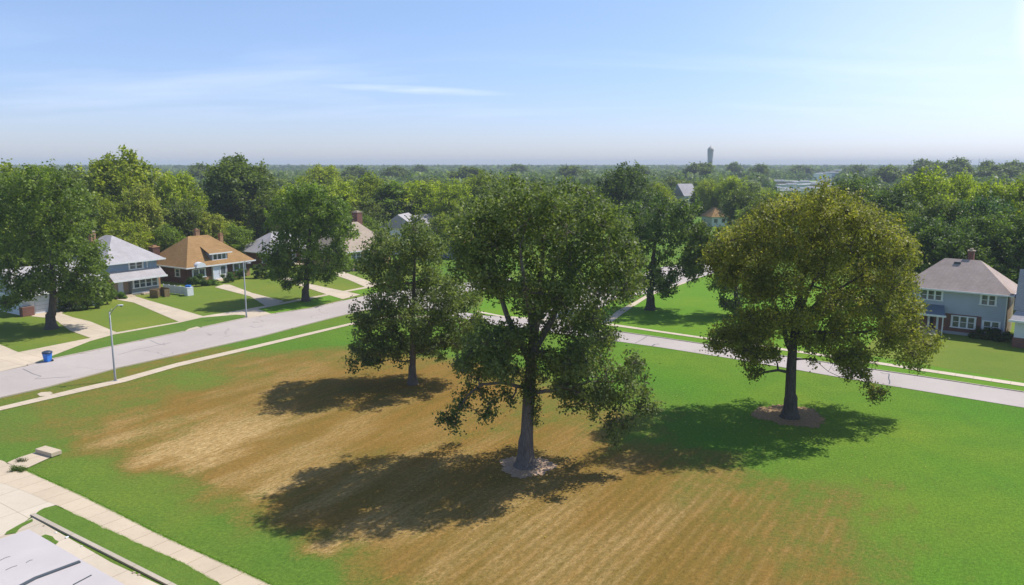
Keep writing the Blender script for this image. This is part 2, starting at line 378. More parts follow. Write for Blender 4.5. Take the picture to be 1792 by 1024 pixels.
M['roof_mauve'] = shingle('mauve_grey_shingles', (0.41, 0.33, 0.295), 0.06); M['roof_tan'] = shingle('tan_shingles', (0.38, 0.31, 0.25), 0.07)
M['roof_grey'] = shingle('grey_shingles', (0.30, 0.28, 0.28), 0.07); M['roof_red'] = shingle('red_brown_shingles', (0.22, 0.10, 0.07), 0.07)
M['trim'] = plain('white_trim', (0.72, 0.73, 0.76), 0.5, 0.05)
M['door'] = plain('pale_blue_white_door', (0.60, 0.66, 0.76), 0.5, 0.04)
M['black'] = plain('dark_opening', (0.012, 0.013, 0.014), 0.6, 0.1)
M['wood'] = plain('weathered_wood', (0.20, 0.145, 0.075), 0.85, 0.25, 4)
M['stone'] = plain('fieldstone', (0.42, 0.34, 0.26), 0.9, 0.3, 4, bump=0.5)
M['greymetal'] = plain('grey_metal', (0.33, 0.34, 0.36), 0.45, 0.08); M['bluebin'] = plain('blue_plastic', (0.035, 0.19, 0.62), 0.45, 0.06)
M['navylid'] = plain('dark_navy_plastic', (0.035, 0.055, 0.095), 0.45, 0.1)
M['whitepaint'] = plain('white_paint', (0.66, 0.69, 0.74), 0.55, 0.06)
m = Mat('window_glass', 0.08, 0.6); n = m.noise(1.3, 3); m.col(m.ramp(n, [(0.35, (0.025, 0.035, 0.04)), (0.65, (0.13, 0.16, 0.17))])); M['glass'] = m.m
m = Mat('membrane_roof', 0.75, 0.25); n1 = m.noise(0.35, 5); n2 = m.noise(3, 6, rough=0.75)
c = m.ramp(n1, [(0.3, (0.45, 0.41, 0.41)), (0.7, (0.51, 0.47, 0.465))]); c = m.mix(m.math('MULTIPLY', m.ramp(n2, [(0.5, (0, 0, 0)), (0.8, (1, 1, 1))]), 0.4), c, (0.44, 0.40, 0.42))
m.col(c); m.bump(n2, 0.3, 0.02); M['membrane'] = m.m
M['seam'] = plain('dark_seam', (0.075, 0.09, 0.105), 0.7, 0.15)
M['whiteroof'] = plain('white_flat_roof', (0.62, 0.60, 0.60), 0.7, 0.08); M['towerc'] = plain('tower_concrete', (0.42, 0.40, 0.38), 0.9, 0.12, 0.2)
M['towercap'] = plain('tower_cap', (0.52, 0.46, 0.40), 0.7, 0.08, 0.3)

# ------------------------------------------------------------------ ground
def seg(a, b, s): return np.arange(a, b, s)
def outer(start, step, g, lim):
    r = []; x = start
    while x < lim: x += step; step *= g; r.append(x)
    return np.array(r)
xs = np.concatenate([-outer(62, .6, 1.35, 5200)[::-1], seg(-62, 74.01, .5), outer(74, .6, 1.35, 5200)])
ys = np.concatenate([15 - outer(0, .6, 1.5, 180)[::-1], seg(15, 116.01, .5), outer(116, .6, 1.35, 5200)])
GX, GY = np.meshgrid(xs, ys)
# control points in photo pixels: (x, y, dry, vivid, straw, stripe)
CP = [(0,740,.25,.25,0,0),(60,760,.38,.2,.1,0),(120,745,.5,.2,.3,0),(0,790,.1,.4,0,0),(180,775,.85,.2,.9,0),(150,790,.6,.2,.7,0),(260,810,.9,.1,1,0),(330,800,.95,.1,1,0),(420,770,.95,.1,.9,0),
(240,740,.75,.2,.4,0),(330,705,.8,.2,.4,0),(430,690,.85,.2,.4,.1),(500,640,.75,.3,.3,0),(430,655,.6,.3,.2,0),(560,625,.6,.4,.2,0),(640,640,.7,.3,.1,0),(560,660,.85,.2,.3,0),(700,655,.75,.3,.1,0),(520,600,.1,.6,0,0),(620,590,0,.8,0,0),(350,665,.3,.4,.1,0),(250,700,.5,.3,.1,0),(150,720,.42,.3,.1,0),
(600,750,.9,.1,.4,0),(700,730,.85,.2,.2,0),(820,690,.9,.2,.1,0),(800,650,.8,.3,.1,0),(850,620,.15,.7,0,0),(780,600,.02,.9,0,0),(880,660,.6,.4,0,.1),(980,640,0,.9,0,0),(980,700,.55,.4,.1,.2),(1050,740,.6,.4,.1,.4),(1000,770,.8,.2,.2,.3),(1080,690,.2,.7,0,.1),(1130,640,0,1,0,0),
(1130,820,.85,.2,.3,.6),(1050,840,.95,.1,.3,.5),(1200,810,.5,.5,.1,.5),(1130,760,.3,.6,0,.3),(1250,850,.65,.4,.2,.8),(1350,860,.5,.5,.1,.7),(1450,870,.45,.6,.1,.5),(1350,920,.68,.4,.3,.9),(1450,940,.55,.5,.2,.7),(1250,940,.78,.3,.4,1),(1150,920,.9,.2,.4,1),(1050,950,1,.1,.5,1),(950,960,1,.1,.6,1),(850,960,1,.1,.6,.8),(1000,1010,1,.1,.5,1),(1150,1000,.9,.2,.4,1),(1300,1010,.75,.4,.4,.7),(1450,1000,.6,.5,.2,.4),(1560,960,.3,.7,0,.2),(1560,1015,.35,.7,0,.1),(1640,1000,.1,1,0,0),
(1550,890,.3,.8,0,.3),(1620,930,.1,.9,0,.1),(1700,900,0,1,0,0),(1700,800,0,1,0,0),(1600,780,0,1,0,0),(1780,1000,0,1,0,0),(1500,720,0,1,0,0),(1300,700,0,1,0,0),(1250,760,.05,.9,0,0),(1450,800,.02,.9,0,0),(1380,820,.15,.8,0,.3),(1700,740,0,1,0,0),(1780,740,0,1,0,0),(1200,660,0,1,0,0),(1080,620,0,1,0,0),
(700,850,.9,.1,.3,.2),(550,830,.9,.1,.5,.1),(800,900,.95,.1,.4,.4),(650,920,.95,.1,.6,.3),(520,900,.9,.1,.7,.1),(450,850,.85,.1,.8,0),(560,960,.85,.1,.8,.2),(700,990,.95,.1,.7,.6),(400,830,.9,.1,.9,0),
(380,880,.45,.3,.3,0),(450,920,.4,.3,.3,0),(620,990,.55,.3,.4,.1),(660,1020,.6,.2,.4,.2),(220,840,.25,.4,.1,0),(300,860,.3,.4,.1,0),(130,810,.1,.5,.1,0),(90,790,.12,.4,0,0),(150,840,-.1,.5,0,0),(250,890,-.15,.5,0,0),(350,930,-.15,.5,0,0),(450,975,-.15,.5,0,0),(560,1010,-.05,.5,0,0),(480,1015,-.15,.5,0,0),(530,985,.1,.4,.1,0),(200,865,-.15,.5,0,0)]
cpx = np.array([[*gp(c[0], c[1])[:2]] for c in CP]); cpv = np.array([c[2:] for c in CP], float)
def idw(x, y):
    o = np.zeros((x.size, 4)); xf, yf = x.ravel(), y.ravel()
    core = (xf > -62) & (xf < 74.1) & (yf > 15) & (yf < 116)
    o[:] = (0.0, .55, 0, 0)
    d = (xf[core, None] - cpx[None, :, 0]) ** 2 + (yf[core, None] - cpx[None, :, 1]) ** 2
    ww = 1 / (d + 1.2) ** 1.9
    o[core] = (ww @ cpv) / ww.sum(1)[:, None]
    return o
att = idw(GX, GY)
nv = GX.size; nx = xs.size; ny = ys.size
me = bpy.data.meshes.new('ground')
V = np.zeros((nv, 3), np.float32); V[:, 0] = GX.ravel(); V[:, 1] = GY.ravel()
ii = np.arange(nv).reshape(ny, nx)
Q = np.stack([ii[:-1, :-1], ii[:-1, 1:], ii[1:, 1:], ii[1:, :-1]], -1).reshape(-1, 4)
def fill(me, V, Q):
    me.vertices.add(len(V)); me.vertices.foreach_set('co', np.ascontiguousarray(V, np.float32).ravel())
    me.loops.add(Q.size); me.loops.foreach_set('vertex_index', Q.astype(np.int32).ravel())
    me.polygons.add(len(Q)); me.polygons.foreach_set('loop_start', np.arange(0, Q.size, Q.shape[1], dtype=np.int32))
    me.update(calc_edges=True)
fill(me, V, Q)
for i, nme in enumerate(('dry', 'vivid', 'straw', 'stripe')):
    a = me.attributes.new(nme, 'FLOAT', 'POINT'); a.data.foreach_set('value', att[:, i].astype(np.float32))
tag(link('ground', me, M['turf']), kind='structure')

JR = random.Random(3)
def ragged(pts, j):
    """ground points with the edges broken into short, slightly uneven steps"""
    P2 = [Vector(gp(*p)[:2]) for p in pts]; o = []
    for a, b in zip(P2, P2[1:] + P2[:1]):
        k = min(60, max(1, int((b - a).length / .35)))
        for i in range(k):
            p = a.lerp(b, i / k)
            if i: p = p + Vector((JR.gauss(0, j), JR.gauss(0, j)))
            o.append(p)
    return o
def sheet(name, pts, z, mat, raw=False, jit=0):
    bm = bmesh.new()
    if jit: pts = ragged(pts, jit); raw = True
    vs = [bm.verts.new((p[0], p[1], z)) if raw else bm.verts.new(gp(*p)[:2] + (z,)) for p in pts]
    f = bm.faces.new(vs); f.normal_update()
    if f.normal.z < 0: bmesh.ops.reverse_faces(bm, faces=[f])
    bmesh.ops.triangulate(bm, faces=bm.faces[:])
    me = bpy.data.meshes.new(name); bm.to_mesh(me); bm.free()
    return tag(link(name, me, mat), kind='structure')
def sheets(name, polys, z, mat):
    bm = bmesh.new()
    for pts in polys:
        f = bm.faces.new([bm.verts.new(gp(*p)[:2] + (z,)) for p in pts]); f.normal_update()
        if f.normal.z < 0: bmesh.ops.reverse_faces(bm, faces=[f])
    bmesh.ops.triangulate(bm, faces=bm.faces[:])
    me = bpy.data.meshes.new(name); bm.to_mesh(me); bm.free()
    return tag(link(name, me, mat), kind='structure')
def strip(name, pts, w, h, mat, z=0.0, side=0):
    """a kerb or similar: rectangular section along a polyline of ground points"""
    bm = bmesh.new(); rings = []
    P3 = [Vector((p[0], p[1], 0)) for p in pts]
    for i, p in enumerate(P3):
        d = (P3[min(i + 1, len(P3) - 1)] - P3[max(i - 1, 0)]).normalized(); n = Vector((-d.y, d.x, 0))
        a = p + n * (side * w / 2 - w / 2); b = p + n * (side * w / 2 + w / 2)
        rings.append([bm.verts.new((a.x, a.y, z)), bm.verts.new((b.x, b.y, z)), bm.verts.new((b.x, b.y, z + h)), bm.verts.new((a.x, a.y, z + h))])
    for r0, r1 in zip(rings, rings[1:]):
        for k in range(4): bm.faces.new((r0[k], r0[(k + 1) % 4], r1[(k + 1) % 4], r1[k]))
    bm.faces.new(rings[0]); bm.faces.new(rings[-1])
    return tag(obj(name, bm, mat), kind='structure')

# lawns beyond the left street (over the ground), then paving on top
Lfar = [(-60, 660), (0, 651), (48, 640.5), (76, 632.5), (205, 605), (322, 581), (352, 574), (431, 557), (482, 549), (544, 540), (600, 527), (626, 521), (668, 511)]
sheet('lawn', Lfar + [(760, 470), (640, 440), (420, 440), (250, 470), (0, 510), (-120, 560)], 0.012, M['lawn'])
vergeL = [(18, 627), (158, 597.5), (199, 586), (316, 564.5), (352, 555.5), (405, 551.5), (425, 552), (431, 556), (352, 574), (322, 580.7), (205, 605), (76, 632), (48, 639.5)]
sheet('grass_verge', vergeL, 0.024, M['verge'], jit=.05)
sheet('grass_verge', [(444, 541.5), (470, 537), (526, 527.5), (573, 517.5), (590, 518), (598, 523), (544, 537), (505, 545), (474, 549)], 0.024, M['vivid'])
sheet('grass_verge', [(614, 509.5), (640, 503.5), (700, 490), (720, 496), (655, 512), (630, 515.5)], 0.024, M['vivid'])
# right-hand lawns
sheet('lawn', [(1040, 570), (1068, 579), (1160, 592), (1512, 645), (1792, 687), (1980, 716), (1990, 590), (1700, 540), (1500, 500), (1215, 485), (1146, 512), (1111, 529), (1056, 564)], 0.012, M['vivid'])
sheet('lawn', [(1505, 620), (1792, 668), (1990, 700), (1990, 590), (1700, 555), (1560, 560)], 0.018, M['lawn'])
sheet('grass_verge', [(1046, 566), (1020, 560), (1060, 532), (1100, 517), (1122, 514), (1104, 529)], 0.024, M['vivid'])
# street surfaces
left_road = [(-60, 712), (0, 697), (79, 679), (205, 645), (450, 591), (585, 556), (640, 543), (700, 537), (760, 545), (846, 566), (1061, 595), (1160, 609), (1300, 631), (1442, 656), (1542, 673), (1792, 714), (1960, 742),
             (1970, 714), (1792, 687), (1647, 664.6), (1512, 645), (1160, 592), (1068, 579), (1020, 566), (1040, 548), (1080, 522), (1145, 512), (1200, 494.4), (1260, 474), (1300, 462), (1262, 456), (1165, 466), (1100, 487), (1000, 497), (900, 500), (860, 516), (880, 546), (885, 555), (850, 553), (800, 545), (780, 530), (815, 512), (880, 500), (900, 486), (840, 492), (760, 503), (668, 511)] + Lfar[::-1][1:]
sheet('road', left_road, 0.03, M['road'])
sheet('lawn', [(846, 552), (838, 540), (850, 518), (862, 513), (905, 498), (1000, 494), (1030, 500), (985, 530), (935, 556), (885, 555)], 0.042, M['vivid'])
# pavements
sheets('pavement', [[(-60, 650), (17, 625.5), (32, 617), (160, 591.5), (205, 582), (313.5, 563.5), (356, 553.5), (410, 545), (450, 538), (529, 523), (573, 515), (640, 502), (700, 488), (701, 490.5), (640, 505), (573, 517.5), (529, 526), (450, 541.5), (410, 551.5), (352, 556.5), (316, 564.8), (199, 586), (158, 597.5), (48, 640), (0, 651), (-60, 665)]], 0.036, M['walk_l'])
sheets('pavement', [[(-60, 727), (0, 712.5), (140.6, 679), (200.7, 665.7), (307.7, 636.3), (450, 603.8), (610, 566.5), (680, 552), (745, 552), (836, 569), (836, 571.5), (745, 555.5), (680, 556), (610, 570), (450, 609), (307.7, 643), (220, 668.6), (167, 680.5), (0, 719), (-60, 734)]], 0.036, M['walk_l'])
sheets('pavement', [[(835.6, 544.5), (882, 553.5), (960, 559), (1058, 565.3), (1160, 580.3), (1500.6, 629), (1792, 671.5), (1980, 700), (1980, 706), (1792, 677), (1505, 633.6), (1160, 583.2), (1058, 568.8), (882, 556), (835, 547)]], 0.048, M['walk_r'])
sheets('pavement', [[(1055, 564), (1080, 545), (1111, 528.5), (1131, 517), (1146, 511), (1200, 493.5), (1201, 495.5), (1148, 514), (1135, 520), (1118, 531), (1095, 546), (1070, 564.5)]], 0.050, M['walk_l'])
sheet('paving_patch', [(65, 690), (72, 687), (88, 686), (93, 689), (84, 693), (70, 694)], 0.03, M['walk_l'])
# driveways and yard paths of the left street
sheets('driveway', [[(-30, 590), (0, 603.5), (32, 617), (17.6, 626.7), (48, 640), (0, 651), (-60, 664)],
    [(60, 547), (112, 546), (108, 549), (128, 556), (158, 563), (206, 583), (160, 592.5), (122, 579), (94, 558), (55, 554)],
    [(205, 520), (237, 519), (253, 524), (356, 554), (316, 565), (234, 530), (205, 525)],
    [(376, 503), (392, 498), (402, 498.5), (441, 513), (497, 527.5), (468, 538), (438, 519)],
    [(486, 489), (502, 485), (541, 497), (588, 507), (631, 516), (600, 524), (573, 516), (540, 505), (493, 491)],
    [(575, 478), (600, 475.5), (647, 493), (668, 497), (640, 503), (610, 490)],
    [(352, 574), (322, 581), (330, 576), (345, 572)]], 0.042, M['drive'])
sheets('driveway', [[(402, 551), (450, 541), (474, 549.5), (484, 549), (431, 557.5), (428, 552)]], 0.044, M['drive'])
# near footpath, its apron and gutter, kerb and strip of grass
sheet('pavement', [(-80, 780), (0, 806), (44.6, 824), (139.5, 866), (209, 900.7), (293, 942.5), (376.7, 980), (474, 1024), (640, 1100), (540, 1100), (385, 1024), (321, 987), (251, 956.5), (139.5, 905), (97.7, 885), (45, 861), (0, 845), (-80, 815)], 0.036, M['walk'], jit=.03)
sheet('apron', [(-80, 812), (0, 842), (45, 859), (100, 884), (78, 890), (57, 903), (30, 925), (-10, 946), (-200, 1010)], 0.030, M['apron'])
sheet('gutter_pavement', [(-200, 1010), (0, 940), (57, 906), (195, 985), (279, 1024), (440, 1100), (60, 1200), (-200, 1200)], 0.018, M['gutter'])
sheet('grass_verge', [(97, 886), (139.5, 905), (251, 956.5), (321, 987), (385, 1024), (540, 1100), (460, 1110), (298, 1026), (60, 902), (78, 890)], 0.042, M['verge'], jit=.04)
sheet('grass_patch', [(8, 937), (22, 926), (40, 916), (57, 909), (58, 913), (40, 922), (28, 934)], 0.045, M['verge'], jit=.06)
sheet('grass_patch', [(73, 939), (80, 936.5), (92, 940), (103, 949), (98, 954), (86, 950), (76, 944)], 0.045, M['verge'], jit=.06)
def arc(p): return [gp(*q) for q in p]
strip('kerb', arc([(57, 902), (120, 934.5), (200, 975), (300, 1026), (450, 1104)]), 0.24, 0.11, M['kerb'], 0.0, 0)
strip('kerb', arc([(48, 640), (76, 632.5), (205, 605.2), (322, 581)]), 0.2, 0.11, M['kerb'])
strip('kerb', arc([(352, 574), (431, 557)]), 0.2, 0.11, M['kerb'])
strip('kerb', arc([(482, 549.3), (544, 540.3), (600, 527)]), 0.2, 0.11, M['kerb'])
strip('kerb', arc([(-60, 712), (0, 697), (79, 679), (205, 645), (450, 591), (585, 556), (640, 543)]), 0.18, 0.11, M['kerb'])
strip('kerb', arc([(1068, 579), (1160, 592), (1512, 645), (1647, 664.6), (1792, 687), (1960, 713)]), 0.15, 0.10, M['kerb'])
# cracks / sealed seams in the road
def crack(p, w=0.06): strip('road_crack', arc(p), w, 0.004, M['seam'], 0.031)
crack([(1111, 601.5), (1125, 594), (1132, 589)], 0.07); crack([(1141, 606), (1146, 603), (1154, 602.5)], 0.14)
crack([(1556, 673), (1557, 668), (1555, 663), (1556, 655)], 0.10); crack([(1541, 652), (1548, 655), (1556, 654)], 0.08)
crack([(40, 646), (58, 655), (72, 659), (61, 664), (90, 662), (124, 660)], 0.07); crack([(263, 596), (276, 602), (289, 605), (286, 601)], 0.06)
crack([(205, 622), (240, 612), (300, 600)], 0.05); crack([(437, 571), (446, 574), (460, 571)], 0.06)

# mulch rings: irregular discs at the feet of the two large park trees
def ring(px, py, r, seed):
    rn = random.Random(seed); c = gp(px, py); pts = []
    for k in range(110):
        a = 2 * math.pi * k / 110; rr = r * (1 + .09 * math.sin(3 * a + seed) + .05 * math.sin(7 * a + 2 * seed) + rn.uniform(-.10, .06))
        pts.append((c.x + rr * math.cos(a), c.y + rr * 1.0 * math.sin(a)))
    return sheet('mulch_ring', pts, 0.02, M['mulch' if seed == 1 else 'mulch2'], raw=True)
ring(921, 816, 1.85, 1); rg = ring(1381, 727, 2.8, 5)
#MARK_TREES
# ------------------------------------------------------------------ tree machinery
def leaf_mesh(name, C, Nrm, L, W, tint, rng):
    n = len(C)
    r = rng.normal(size=(n, 3)); t1 = np.cross(Nrm, r); t1 /= np.linalg.norm(t1, axis=1)[:, None] + 1e-9
    t2 = np.cross(Nrm, t1)
    L = L[:, None] * .5; W = W[:, None] * .5
    V = np.empty((n, 4, 3), np.float32)
    sk = rng.uniform(-.25, .25, (n, 1)) * L
    V[:, 0] = C - t1 * L; V[:, 1] = C + t2 * W + t1 * sk - Nrm * W * .25; V[:, 2] = C + t1 * L; V[:, 3] = C - t2 * W + t1 * sk - Nrm * W * .25
    me = bpy.data.meshes.new(name)
    fill(me, V.reshape(-1, 3), np.arange(n * 4).reshape(n, 4))
    a = me.attributes.new('tint', 'FLOAT', 'FACE'); a.data.foreach_set('value', tint.astype(np.float32))
    return me
def foliage(blobs, rng, leaf=.28, cover=.9, spray=.45, per=14, under=.55, flat=.5, clump_t=.22):
    """blobs: (x,y,z,R). leaves gathered in sprays spread through the outer half of every blob"""
    Cs, Ns, Ts = [], [], []
    la = .5 * leaf * leaf * .66
    sub = []
    for bi_, (x, y, z, R) in enumerate(blobs):      # break every bough into smaller clumps with gaps between them
        if R < .8:
            for _ in range(3):
                o3 = rng.normal(size=3) * R * .38; sub.append((x + o3[0], y + o3[1], z + o3[2] - .1 * R, R * rng.uniform(.55, .8), rng.normal(.45, .10)))
            continue
        k = max(5, int(7.5 + R * 1.6)); tb0 = rng.normal(.5, .07)
        i = np.arange(k) + .5; ph = np.arccos(1 - 2 * i / k); th = i * 2.39996 + rng.uniform(0, 6.28)
        dd = np.stack([np.sin(ph) * np.cos(th), np.sin(ph) * np.sin(th), np.cos(ph)], 1) + rng.normal(0, .16, (k, 3))
        for q in dd:
            if q[2] < -.55 and rng.random() > under: continue
            rr = R * rng.uniform(.50, .98)
            sub.append((x + q[0] * rr, y + q[1] * rr, z + q[2] * rr * .92, R * rng.uniform(.24, .42), tb0 + rng.normal(0, .17)))
        for _ in range(7):      # tufts standing out from the bough
            q = rng.normal(size=3); q /= np.linalg.norm(q); rr = R * rng.uniform(.95, 1.5); sub.append((x + q[0] * rr, y + q[1] * rr, z + q[2] * rr * .9, R * rng.uniform(.12, .24), tb0 + rng.normal(.08, .12)))
    for (x, y, z, R, tb) in sub:
        ns = max(3, int(4 * math.pi * R * R * cover * .62 / (per * la)))
        d = rng.normal(size=(ns, 3)); d /= np.linalg.norm(d, axis=1)[:, None]
        keep = (d[:, 2] > -.25) | (rng.random(ns) < under); d = d[keep]; ns = len(d)
        rad = R * (1 - .55 * rng.random(ns) ** 1.7) * (1 + .16 * rng.normal(size=ns).clip(-1.5, 1.8))
        # lobed surface: three broad bumps per blob
        ph = rng.normal(size=(3, 3)) * 2.2
        rad *= 1 + .10 * np.sin(d @ ph.T + rng.uniform(0, 6, 3)).sum(1)
        c = np.array([x, y, z]) + d * rad[:, None] * np.array([1, 1, .9])
        ts = tb + rng.normal(0, clump_t, ns)
        o = rng.normal(size=(ns, per, 3)) * spray * .62
        dn = (o * d[:, None, :]).sum(2, keepdims=True); o = o - d[:, None, :] * dn * flat
        pos = c[:, None, :] + o
        nn = d[:, None, :] * .75 + np.array([0, 0, .45]) + rng.normal(size=(ns, per, 3)) * .65
        nn /= np.linalg.norm(nn, axis=2, keepdims=True) + 1e-9
        Cs.append(pos.reshape(-1, 3)); Ns.append(nn.reshape(-1, 3))
        Ts.append((ts[:, None] + rng.normal(0, .16, (ns, per))).ravel())
    C = np.concatenate(Cs); Nn = np.concatenate(Ns); T = np.concatenate(Ts).clip(0, 1)
    s = rng.uniform(.7, 1.25, len(C)) * leaf
    return C, Nn, s, s * rng.uniform(.5, .8, len(C)), T
def skeleton(trunk, limbs, blobs, rng, r0, thin=.035, twigs=5):
    """trunk/limbs: polylines [(vec, radius)...] ; grows a branch into every blob"""
    bm = bmesh.new(); nodes = []
    def dens(pts, k):   # resample with a slight wobble
        o = []
        for (a, ra), (b, rb) in zip(pts, pts[1:]):
            for i in range(k):
                t = i / k; p = a.lerp(b, t)
                if o: p = p + Vector(rng.normal(size=3)) * ra * (.10 if ra < .3 else 0)
                o.append((p, ra + (rb - ra) * t))
        o.append(pts[-1]); return o
    for j, l in enumerate([trunk] + limbs):
        q = dens(l, 4)
        tube(bm, [p for p, r in q], [r for p, r in q], 12 if j == 0 else 8)
        if j == 0: base_skip = min(26, len(q) // 3)
        nodes += [(p, r) for p, r in (q[base_skip:] if j == 0 else q)]
    order = sorted(blobs, key=lambda b: (Vector(b[:3]) - nodes[0][0]).length)
    for (x, y, z, R) in order:
        c = Vector((x, y, z))
        best = min(nodes, key=lambda nr: (c - nr[0]).length + max(0, nr[0].z - c.z) * .15)
        p0, pr = best; L = (c - p0).length
        if L < .4: continue
        rs = min(pr * .72, .05 + L * .028); re = max(thin, rs * .35)
        up = Vector((0, 0, 1)) * L * .10 + Vector(rng.normal(size=3)) * L * .07
        pts = [(p0, rs), (p0.lerp(c, .35) + up, rs * .8), (p0.lerp(c, .7) + up * .8, rs * .55 + re * .3), (c, re)]
        tube(bm, [p for p, r in pts], [r for p, r in pts], 6)
        nodes += pts[1:]
        for _ in range(twigs):
            d = Vector(rng.normal(size=3)).normalized(); e = c + d * R * .9
            s = pts[2][0].lerp(c, rng.random())
            tube(bm, [s, s.lerp(e, .5) + Vector(rng.normal(size=3)) * R * .08, e], [thin, thin * .8, thin * .4], 4, False)
    return bm
def dens_copies(bl, base, Yb, rng, cx, halfw, step=1.45, dmax=.76):
    """photo blobs -> local blobs, repeated through the depth of the crown"""
    out = []; ys_ = sorted(b[1] for b in bl); lowpx = ys_[int(len(ys_) * .55)]
    for b in bl:
        px, py, r = b[:3]; mode = b[3] if len(b) > 3 else None
        R = r / F * (Yb * math.cos(P) + 3)
        if isinstance(mode, (int, float)): offs = [mode]
        else:
            lat = (px - cx) / halfw; e = math.sqrt(max(.04, 1 - lat * lat)) * halfw / F * Yb * dmax * (1.0 if py < lowpx else .62)
            k = max(1, int(round(2 * e / (R * step))))
            offs = [(-e + 2 * e * (i + .5) / k) + rng.normal() * .5 for i in range(k)]
        for dy in offs:
            edge = 1 - .25 * abs(dy) / (halfw / F * Yb + .1)
            if len(offs) > 1 and rng.random() < .10: continue
            c = pl(px + rng.normal() * r * .12, py + rng.normal() * r * .10, Yb + dy) - base
            if c.z > R * .5: out.append((c.x, c.y, c.z, R * edge * rng.uniform(.60, .96)))
    return out
def photo_tree(name, base_px, bl, trunk, limbs, cx, halfw, label, cat, seed, leaf=.28, cover=.9, col=(1, 1, 1), group=None, bark=(1, 1, 1), spray=.45, thin=.035, step=1.45, extra=None, under=.55, clump_t=.22, flare=1.75):
    rng = np.random.default_rng(seed)
    base = gp(*base_px); Yb = base.y
    blobs = dens_copies(bl, base, Yb, rng, cx, halfw, step)
    root = empty(name, base, label=label, cat=cat, group=group)
    tp = [(pl(x, y, Yb + (q[0] if q else 0)) - base, r) for x, y, r, *q in trunk]
    r0 = tp[0][1]; tp[0] = (Vector((0, 0, -.05)), r0 * flare)
    tp[1:1] = [(Vector((0, 0, z_)), r0 * (1 + (flare - 1) * math.exp(-z_ / .42))) for z_ in (.12, .3, .6, 1.0, 1.6)]
    lm = [[(pl(x, y, Yb + (q[0] if q else 0)) - base, r) for x, y, r, *q in l] for l in limbs]
    tr = obj('trunk', skeleton(tp, lm, blobs, rng, r0, thin), M['bark'], root, True); tr.color = (*bark, 1)
    C, Nn, L, W, T = foliage(blobs + [], rng, leaf, cover, spray, clump_t=clump_t, under=under)
    if extra:   # epicormic sprouts up the stem: (px, py, r)
        eb = [(*(pl(x, y, Yb - .35) - base), r) for x, y, r in extra]
        C2, N2, L2, W2, T2 = foliage(eb, rng, leaf * .8, cover, spray * .6)
        C = np.concatenate([C, C2]); Nn = np.concatenate([Nn, N2]); L = np.concatenate([L, L2]); W = np.concatenate([W, W2]); T = np.concatenate([T, T2])
    cr = link('crown', leaf_mesh('crown', C, Nn, L, W, T, rng), M['leaf'], root); cr.color = (*col, 1)
    return root

